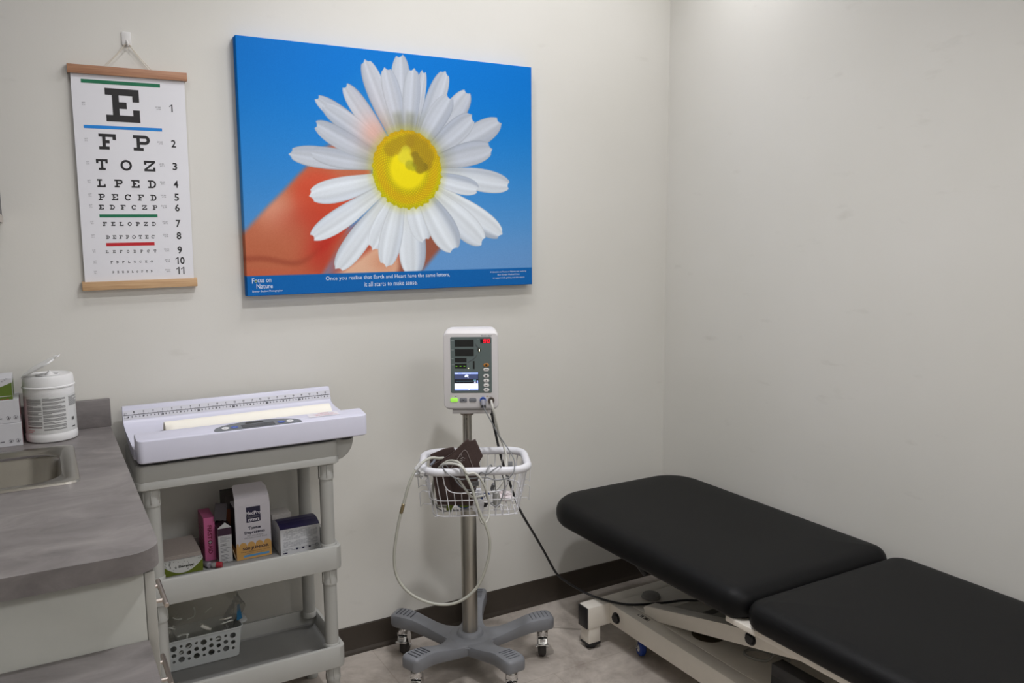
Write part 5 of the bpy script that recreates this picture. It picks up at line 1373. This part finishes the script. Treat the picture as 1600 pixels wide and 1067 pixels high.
bm = BM(); lathe(bm, [(0.0062, -0.001), (0.0085, 0.0), (0.0088, 0.013), (0.0070, 0.017), (0.0070, 0.021), (0.0030, 0.027)], (0.0545, -0.0885, 0.9240), Vector((0.10, -0.55, -0.83)), 20); obj('plug', bm, mat('lilac_grey_plug', (140, 140, 150), 0.4), tc_)
bm = BM(); lathe(bm, [(0.0072, 0.0), (0.0074, 0.006)], (0.0562, -0.0985, 0.9095), Vector((0.10, -0.55, -0.83)), 20); obj('plug_ring', bm, BLACKP, tc_)
bm = BM()
box(bm, 0.131, 0.144, -0.200, -0.196, 0.738, 0.762, 0.001); obj('clasp', bm, mat('tag_grey', (132, 134, 136), 0.5), tc_); bm = BM(); prism(bm, rrect(-0.010, 0.010, -0.007, 0.007, 0.001, 2), lambda u, v, d: Vector((0.036+u, -0.262+d, 0.714+v)), 0, 0.0012)
text(bm, 'SpO2', lambda u, v, d: Vector((u, -0.2622, v)), 0.028, 0.044, 0.713, 0.718, 0, 1); text(bm, 'Ext. cable', lambda u, v, d: Vector((u, -0.2622, v)), 0.028, 0.044, 0.709, 0.712, 0, 1)
obj('tag', bm, [mat('tag_grey', (132, 134, 136), 0.5), BLACK], tc_, smooth=0)
bm = BM()   # finger clip
lathe(bm, [(0.004, 0.0), (0.0095, 0.004), (0.0115, 0.020), (0.0115, 0.040), (0.009, 0.050), (0.003, 0.053)], (0.094, -0.197, 0.671), Vector((0.06, 0.1, -1)), 16)
obj('finger_clip', bm, mat('clip_grey', (150, 150, 146), 0.45), tc_)
bm = BM(); tube(bm, [(0.088, -0.190, 0.690), (0.083, -0.185, 0.676), (0.086, -0.187, 0.668)], 0.006, n=10); obj('clip_sleeve', bm, mat('dark_grey_sleeve', (104, 104, 106), 0.5), tc_)

hz = in_stand(thing('blood_pressure_hose', 'grey rubber hose hanging in one big loop below the basket', 'hose'))
bm = BM()
tube(bm, [(-0.060, -0.205, 0.775), (-0.072, -0.225, 0.780), (-0.097, -0.255, 0.788), (-0.128, -0.285, 0.770), (-0.150, -0.297, 0.728), (-0.169, -0.300, 0.664), (-0.185, -0.300, 0.605), (-0.199, -0.300, 0.510), (-0.189, -0.300, 0.442), (-0.148, -0.300, 0.393), (-0.083, -0.300, 0.366), (-0.018, -0.300, 0.371), (0.038, -0.300, 0.415), (0.069, -0.302, 0.489), (0.0775, -0.304, 0.556), (0.065, -0.306, 0.608), (0.055, -0.308, 0.630), (0.041, -0.307, 0.670), (0.028, -0.304, 0.715), (0.014, -0.302, 0.747), (0.003, -0.290, 0.770), (-0.017, -0.262, 0.780), (-0.048, -0.235, 0.772), (-0.078, -0.215, 0.740), (-0.093, -0.185, 0.690), (-0.098, -0.175, 0.650), (-0.090, -0.175, 0.622), (-0.040, -0.20, 0.622)], 0.0042, n=10, sub=8)
obj('loop', bm, M_HOSE, hz)
bm = BM()
tube(bm, [(0.080, -0.0905, 0.924), (0.082, -0.108, 0.918), (0.086, -0.118, 0.903), (0.094, -0.105, 0.860), (0.104, -0.082, 0.812), (0.117, -0.075, 0.777), (0.125, -0.100, 0.743), (0.122, -0.150, 0.720), (0.112, -0.175, 0.690), (0.086, -0.190, 0.668), (0.040, -0.215, 0.660), (-0.020, -0.225, 0.668), (-0.060, -0.215, 0.700), (-0.070, -0.225, 0.745), (-0.055, -0.260, 0.772), (-0.021, -0.285, 0.780), (0.000, -0.298, 0.774), (0.016, -0.303, 0.757), (0.034, -0.301, 0.757), (0.049, -0.298, 0.745), (0.061, -0.294, 0.724), (0.071, -0.286, 0.690), (0.076, -0.282, 0.657), (0.075, -0.292, 0.625), (0.064, -0.304, 0.610), (0.052, -0.308, 0.622), (0.040, -0.298, 0.675), (0.020, -0.290, 0.690), (-0.015, -0.270, 0.735)], 0.0036, n=9, sub=7)
obj('upper_hose', bm, mat('pale_grey_hose', (188, 187, 180), 0.4, var=0.02), hz)
bm = BM(); cyl(bm, (-0.168, -0.300, 0.668), (-0.176, -0.300, 0.640), 0.0052, n=12, bev=0.001); obj('brass_joint', bm, mat('brass_joint', (150, 136, 104), 0.35, 0.8), hz)
bm = BM(); cyl(bm, (-0.118, -0.279, 0.782), (-0.134, -0.288, 0.763), 0.0062, n=12, bev=0.001)
random.seed(3)
for k in range(7):
    c = Vector((-0.122+random.uniform(-0.012, 0.010), -0.262+random.uniform(-0.01, 0.01), 0.746+random.uniform(-0.016, 0.016)))
    M = Matrix.Translation(c) @ Matrix.Rotation(random.uniform(0, 3), 4, Vector((random.random(), random.random(), random.random())).normalized())
    box(bm, -0.010, 0.010, -0.004, 0.004, -0.006, 0.006, 0.001, 1, M=M)
obj('clear_connector', bm, mat('clear_white_plastic', (226, 226, 226), 0.2, trans=0.3), hz)

pc = thing('power_cord', 'black power cord running from the monitor to the exam table base', 'cord', (0, 0, 0))
bm = BM()
def sw(x, y, z):
    c, s = math.cos(SR), math.sin(SR); return (SO[0]+c*x-s*y, SO[1]+s*x+c*y, z)
tube(bm, [sw(0.079, -0.020, 0.884), sw(0.082, -0.021, 0.850), sw(0.092, -0.020, 0.797), sw(0.104, -0.018, 0.740), sw(0.116, -0.016, 0.695), sw(0.132, -0.018, 0.648), sw(0.148, -0.020, 0.600), sw(0.166, -0.02, 0.553), (1.313, -0.400, 0.512), (1.369, -0.355, 0.445), (1.432, -0.320, 0.357), (1.494, -0.300, 0.260), (1.534, -0.312, 0.221), (1.565, -0.322, 0.198), (1.598, -0.336, 0.1765), (1.634, -0.374, 0.1625), (1.680, -0.442, 0.1600), (1.735, -0.476, 0.1595), (1.811, -0.512, 0.1630), (1.848, -0.548, 0.1760), (1.878, -0.588, 0.1850), (1.920, -0.630, 0.1930), (1.950, -0.700, 0.2110)], 0.0040, n=10, sub=7)
obj('cable', bm, BLACKP, pc)
bm = BM(); cyl(bm, sw(0.079, -0.020, 0.8875), sw(0.080, -0.020, 0.862), 0.0075, 0.0055, 14, bev=0.001); obj('plug', bm, BLACKP, pc)

# blood pressure cuff
cf = in_stand(thing('blood_pressure_cuff', 'folded dark brown blood pressure cuff sticking out of the wire basket', 'cuff'))
M_CUFF = mat('brown_nylon', (62, 46, 42), 0.75, var=0.06, scale=120, bump=0.25, bscale=500)
def cuff_sheet(pts, y, th, lean, name):
    bm = BM(); zc = 0.74
    fs = prism(bm, pts, lambda u, v, d: Vector((u, y+d+lean*(v-zc)+0.25*(u-0.0)**2*8, v)), 0, th, 0.002)
    return obj(name, bm, M_CUFF, cf, smooth=30)
cuff_sheet([(-0.078, 0.640), (0.026, 0.640), (0.050, 0.748), (0.043, 0.764), (0.057, 0.783), (0.0355, 0.834), (0.018, 0.826), (0.012, 0.836), (-0.035, 0.790), (-0.096, 0.755)], -0.232, 0.012, 0.10, 'front_fold')
cuff_sheet([(-0.104, 0.745), (-0.030, 0.740), (-0.024, 0.792), (-0.031, 0.806), (-0.060, 0.799), (-0.101, 0.779)], -0.205, 0.010, 0.06, 'back_fold')
cuff_sheet([(-0.085, 0.635), (0.000, 0.635), (0.020, 0.76), (0.0, 0.80), (-0.06, 0.77)], -0.190, 0.010, 0.02, 'inner_fold')
bm = BM()
def CF(u, v, d): return Vector((u, -0.232+0.10*(v-0.74)+2.0*u*u-0.0006-d, v))
ol = [(-0.036, 0.752), (-0.022, 0.772), (-0.002, 0.800), (0.005, 0.8045), (0.011, 0.800), (0.019, 0.780), (0.031, 0.748)]
wire(bm, [CF(p.x, p.y, 0) for p in catmull([(u, v, 0) for u, v in ol], 5)], 0.0006, 5)
ct = Matrix.Rotation(D(50), 2)
def CT(u, v, d): q = ct @ Vector((u, v)); return CF(-0.020+q.x, 0.7565+q.y, 0.0002)
text(bm, 'ADULT', CT, 0.004, 0.030, 0.000, 0.0055, 0, 0, bold=0.02)
for i in range(12):
    a, b = 2*PI*i/12, 2*PI*(i+1)/12
    poly(bm, [(-0.0075+0.0036*math.cos(a), 0.7895+0.0036*math.sin(a)), (-0.0075+0.0036*math.cos(b), 0.7895+0.0036*math.sin(b)), (-0.0075+0.0024*math.cos(b), 0.7895+0.0024*math.sin(b)), (-0.0075+0.0024*math.cos(a), 0.7895+0.0024*math.sin(a))], CF, 0.0002, 0)
for u, v in ((-0.001, 0.783), (0.004, 0.781), (0.002, 0.775), (-0.004, 0.773)): rect(bm, CF, u-0.0016, u+0.0016, v-0.0008, v+0.0008, 0.0002, 0)
obj('print', bm, mat('cuff_pale_print', (150, 142, 138), 0.7), cf, smooth=0)
bm = BM(); tube(bm, [(-0.096, -0.222, 0.760), (-0.088, -0.224, 0.768), (-0.084, -0.222, 0.776), (-0.086, -0.218, 0.784)], 0.0035, n=8); obj('nozzle', bm, mat('blue_grey_nozzle', (140, 146, 158), 0.4), cf)

# loose things at the bottom of the basket
tr_ = in_stand(thing('tape_roll', 'green tape roll with a blue rim at the basket bottom', 'tape'))
bm = BM(); ax = Vector((0.1, -1, 0.25)).normalized(); c0 = Vector((-0.002, -0.185, 0.6415))
lathe(bm, [(0.010, -0.009), (0.0235, -0.009), (0.0235, 0.009), (0.010, 0.009), (0.010, -0.009)], c0, ax, 32, caps=False); obj('roll', bm, mat('lime_green', (112, 134, 26), 0.5, var=0.05), tr_)
bm = BM(); lathe(bm, [(0.0236, -0.0095), (0.0265, -0.0095), (0.0265, 0.0100), (0.0236, 0.0100), (0.0236, -0.0095)], c0, ax, 32, caps=False); obj('rim', bm, mat('slate_blue', (62, 84, 140), 0.5), tr_)
gc_ = in_stand(thing('green_cap', 'small olive green cap in the front left basket corner', 'cap'))
bm = BM(); lathe(bm, [(0.0, 0.0), (0.010, 0.0), (0.011, 0.003), (0.010, 0.030), (0.008, 0.033), (0.0, 0.033)], (-0.043, -0.205, 0.614), (0, 0, 1), 20, caps=False); obj('cap_body', bm, mat('olive_cap', (112, 128, 30), 0.5), gc_)
wd = in_stand(thing('round_label', 'round white sensor pad leaning inside the basket front', 'pad'))
bm = BM(); lathe(bm, [(0.0, -0.0006), (0.0185, -0.0006), (0.0185, 0.0006), (0.0, 0.0006)], (0.042, -0.226, 0.634), Vector((0.05, -1, 0.2)), 28, caps=False); obj('pad_disc', bm, mat('pad_white', (214, 214, 216), 0.6), wd)
bm = BM(); prism(bm, [(0.058, 0.634), (0.066, 0.634), (0.072, 0.648), (0.066, 0.646), (0.060, 0.648)], XZ, -0.2335, -0.2330); obj('black_tab', bm, BLACKP, wd, smooth=0)
def crumple(name, label, cat, c, s, m, seed, sub=3):
    o_ = BM(); bmesh.ops.create_icosphere(o_, subdivisions=sub, radius=1.0); rg = random.Random(seed)
    ws = [(Vector((rg.uniform(-1, 1), rg.uniform(-1, 1), rg.uniform(-1, 1)))*rg.uniform(2, 6), rg.uniform(0, 6), rg.uniform(0.05, 0.16)) for _ in range(8)]
    for v in o_.verts:
        k = 1.0
        for w, ph, a in ws: k += a*(1-2*abs(math.sin(w.dot(v.co)+ph)))
        v.co = Vector((c[0]+v.co.x*k*s[0], c[1]+v.co.y*k*s[1], max(0.6145, c[2]+v.co.z*k*s[2])))
    return tag(in_stand(obj(name, o_, m, smooth=20)), label, cat)
M_WRAP = mat('white_wrapper', (222, 212, 214), 0.5, var=0.02)
crumple('wrapper', 'crumpled white wrapper in the back right basket corner', 'wrapper', (0.115, -0.115, 0.632), (0.030, 0.036, 0.018), M_WRAP, 6)
crumple('wrapper', 'white paper wrapper behind the green tape roll in the basket', 'wrapper', (0.030, -0.140, 0.640), (0.026, 0.020, 0.026), mat('wrapper_grey_white', (196, 196, 200), 0.55), 9)
bb = in_stand(thing('blue_strap', 'dark blue strap end lying beside the round white pad', 'strap'))
bm = BM(); prism(bm, [(0.047, 0.650), (0.060, 0.668), (0.075, 0.668), (0.075, 0.662), (0.064, 0.660), (0.054, 0.648)], XZ, -0.205, -0.202, 0.0005); obj('webbing', bm, mat('dark_blue_web', (44, 62, 120), 0.6), bb)

# ================================================================== EXAM TABLE
et = thing('exam_table', 'long black padded exam table on a cream steel lifting frame', 'exam table', (1.86, -1.05, 0))
te = lambda x, y, z: Vector((x, y, z))            # built in room coordinates, shifted under the Empty at the end
M_VIN = mat('black_vinyl', (15, 15, 16), 0.5, var=0.04, scale=20, bump=0.10, bscale=420, spec=0.16)
M_FRM = mat('cream_enamel', (236, 230, 219), 0.4, var=0.015)
M_FRM2 = mat('grey_cream_plate', (176, 171, 160), 0.5, var=0.02)
def cushion(name, x0, x1, y0, y1, z0, z1, rs, crown=0.003):
    bm = BM()
    def rg(i, z):
        rr = [max(0.004, r-i) for r in rs]; return [bm.verts.new(te(u, v, z)) for u, v in rrect(x0+i, x1-i, y0+i, y1-i, rr, 12)]
    h = z1-z0
    rings = [rg(0.030, z0), rg(0.012, z0+0.003), rg(0.003, z0+0.014), rg(0.0, z0+0.030), rg(0.0, z0+h*0.55), rg(0.003, z0+h*0.68), rg(0.010, z0+h*0.81), rg(0.020, z0+h*0.905), rg(0.034, z0+h*0.965), rg(0.055, z1-0.001), rg(0.090, z1+crown*0.4), rg(0.14, z1+crown*0.8), rg(0.20, z1+crown)]
    skin(bm, rings)
    return obj(name, bm, M_VIN, et, smooth=60)
XA, XB = 1.538, 2.192
cushion('head_cushion', XA, XB, -1.1055, -0.118, 0.402, 0.486, [0.14, 0.16, 0.060, 0.060])
cushion('seat_cushion', XA+0.003, XB, -2.060, -1.1075, 0.402, 0.478, [0.060, 0.060, 0.06, 0.06])
bm = BM(); box(bm, XA+0.030, XB-0.030, -2.02, -1.135, 0.380, 0.4015, 0.0015); box(bm, XA+0.018, XB-0.03, -1.15, -1.045, 0.386, 0.4015, 0.001); obj('seat_frame', bm, M_FRM, et)
bm = BM(); box(bm, 1.66, 2.07, -1.06, -0.24, 0.388, 0.4015, 0.0015); 
for x in (1.70, 2.03): box(bm, x-0.02, x+0.02, -1.16, -0.30, 0.362, 0.388, 0.002)
obj('head_frame', bm, BLACKP, et)
bm = BM(); lathe(bm, [(0.0, 0.0), (0.016, 0.0), (0.018, 0.003), (0.018, 0.022), (0.012, 0.026)], te(1.628, -0.225, 0.3760), n=20); obj('bumper', bm, mat('grey_rubber', (120, 114, 106), 0.6), et)
bm = BM(); tube(bm, [te(1.645, -0.520, 0.385), te(1.650, -0.535, 0.362), te(1.660, -0.560, 0.335), te(1.668, -0.575, 0.318)], 0.011, n=10); obj('release_lever', bm, BLACKP, et)
# base frame
bm = BM()
for y in (-0.372, -1.93):
    box(bm, 1.560, 2.150, y-0.028, y+0.028, 0.078, 0.1555, 0.004)
    for x in (1.589, 2.120): box(bm, x-0.0245, x+0.0245, y-0.0245, y+0.0245, 0.022, 0.080, 0.003)
for x in (1.6775, 2.035):
    box(bm, x-0.0275, x+0.0275, -1.93, -0.398, 0.082, 0.1545, 0.004)
obj('base_frame', bm, M_FRM, et, smooth=30)
bm = BM(); box(bm, 1.704, 2.008, -1.90, -0.399, 0.1500, 0.1545); box(bm, 1.704, 2.008, -1.90, -0.402, 0.088, 0.092); obj('base_plate', bm, M_FRM, et)
for y in (-0.372, -1.93):
    for x, s in ((1.560, -1), (2.150, 1)):
        bm = BM(); box(bm, min(x, x+s*0.006), max(x, x+s*0.006), y-0.027, y+0.027, 0.079, 0.1545, 0.003); obj('end_cap', bm, BLACKP, et)
    for x in (1.589, 2.120):
        bm = BM(); lathe(bm, [(0.0, 0.001), (0.018, 0.001), (0.020, 0.004), (0.020, 0.012), (0.016, 0.014)], te(x, y, 0), n=20); box(bm, x-0.026, x+0.026, y-0.026, y+0.026, 0.014, 0.023, 0.002); obj('foot_pad', bm, BLACKP, et)
def knob(x, y, z, name='knob'):
    bm = BM()
    lathe(bm, [(0.0, -0.001), (0.016, -0.001), (0.0165, 0.006), (0.014, 0.010), (0.0, 0.011)], te(x, y, z), (-1, 0, 0), 8)
    lathe(bm, [(0.0165, -0.001), (0.0200, 0.0), (0.0195, 0.0025)], te(x, y, z), (-1, 0, 0), 24); obj(name, bm, BLACKP, et, smooth=25)
knob(1.650, -0.438, 0.1150)
# lifting arms
for xa, xb in ((1.700, 1.745), (1.985, 2.030)):
    bm = BM()
    prism(bm, [(-0.534, 0.187), (-0.520, 0.176), (-0.530, 0.1555), (-0.600, 0.1555), (-0.756, 0.193), (-0.933, 0.235), (-1.152, 0.286), (-1.42, 0.349), (-1.46, 0.3595), (-1.46, 0.3795), (-1.36, 0.3795), (-1.277, 0.360), (-1.006, 0.300), (-0.901, 0.278)], lambda u, v, d: te(d, u, v), xa, xb, 0.003)
    obj('lift_arm', bm, M_FRM, et, smooth=25)
knob(1.700, -1.002, 0.2770)
bm = BM()
prism(bm, [(-0.56, 0.165), (-1.30, 0.355), (-1.30, 0.360), (-0.56, 0.170)], lambda u, v, d: te(d, u, v), 1.747, 1.983); obj('lift_plate', bm, M_FRM2, et)
bm = BM(); lathe(bm, [(0.030, 0.1557), (0.034, 0.158), (0.030, 0.168), (0.0, 0.171)], te(1.800, -0.440, 0), n=24, caps=False); obj('pivot_cover', bm, mat('grey_pivot_cover', (128, 126, 122), 0.5), et)
bm = BM()
for k in range(10):
    y = -0.700-0.0045*k; z = 0.170+(-0.56-y)*0.2568+0.0006
    box(bm, 1.80, 1.87, y-0.0012, y+0.0012, z, z+0.0008)
obj('vent_label', bm, mat('grey_label_lines', (120, 116, 110), 0.6), et)
bm = BM()
for a, b, c, d in ((-0.008, 0.008, -0.026, -0.024), (-0.008, 0.008, 0.024, 0.026), (-0.008, -0.0066, -0.026, 0.026), (0.0066, 0.008, -0.026, 0.026), (-0.005, 0.005, -0.018, -0.002), (-0.004, 0.004, 0.004, 0.016)):
    box(bm, 1.683+a, 1.683+b, -0.547+c, -0.547+d, 0.1546, 0.1550)
obj('sticker', bm, mat('dark_sticker_print', (70, 64, 58), 0.6), et)
bm = BM(); lathe(bm, [(0.0, 0.1549), (0.052, 0.1549), (0.054, 0.1552)], te(1.785, -0.745, 0), n=28, caps=False); obj('hole_shade_disc', bm, mat('painted_hole_shade', (84, 74, 54), 0.7), et)  # flat brown disc, painted as the shade inside a hole in the plate
bm = BM(); box(bm, 1.700, 1.745, -1.80, -1.08, 0.205, 0.240, 0.003); box(bm, 1.712, 1.733, -1.40, -1.07, 0.168, 0.206, 0.002); obj('actuator', bm, mat('charcoal_metal', (58, 58, 60), 0.5), et)
bm = BM(); tube(bm, [te(1.842, -0.972, 0.185), te(1.812, -0.965, 0.162), te(1.786, -0.925, 0.159), te(1.790, -0.893, 0.159), te(1.822, -0.888, 0.159), te(1.850, -0.915, 0.159), te(1.870, -1.0, 0.162)], 0.0042, n=8); obj('actuator_lead', bm, mat('grey_lead', (160, 158, 152), 0.5), et)
for x, y in ((1.700, -0.512), (1.965, -0.508), (1.745, -1.80), (1.965, -1.80)):
    bm = BM(); Rm = Matrix.Translation(te(x, y, 0)) @ Matrix.Rotation(D(-18), 4, 'Z')
    for s in (-1, 1): prism(bm, [(-0.012, 0.084), (0.014, 0.084), (0.012, 0.028), (-0.004, 0.026)], lambda u, v, d: Rm @ Vector((d, u, v)), s*0.014-0.001, s*0.014+0.001)
    box(bm, -0.018, 0.018, -0.018, 0.018, 0.082, 0.088, 0.001, M=Rm); cyl(bm, Rm @ Vector((-0.019, 0, 0.028)), Rm @ Vector((0.019, 0, 0.028)), 0.004, n=10)
    ca = obj('caster', bm, CHROME, et)
    bm = BM(); lathe(bm, [(0.012, -0.010), (0.023, -0.011), (0.0278, -0.007), (0.0278, 0.007), (0.023, 0.011), (0.012, 0.010)], Rm @ Vector((0, 0, 0.0285)), Rm.to_3x3() @ Vector((1, 0, 0)), 28); wl = obj('wheel', bm, mat('blue_wheel', (36, 66, 150), 0.4), ca)
    bm = BM(); lathe(bm, [(0.0, -0.0118), (0.0125, -0.0115), (0.0125, 0.0115), (0.0, 0.0118)], Rm @ Vector((0, 0, 0.0285)), Rm.to_3x3() @ Vector((1, 0, 0)), 20, caps=False); obj('wheel_hub', bm, WHITEP, ca)

for ch in et.children: ch.location = (-1.86, 1.05, 0)
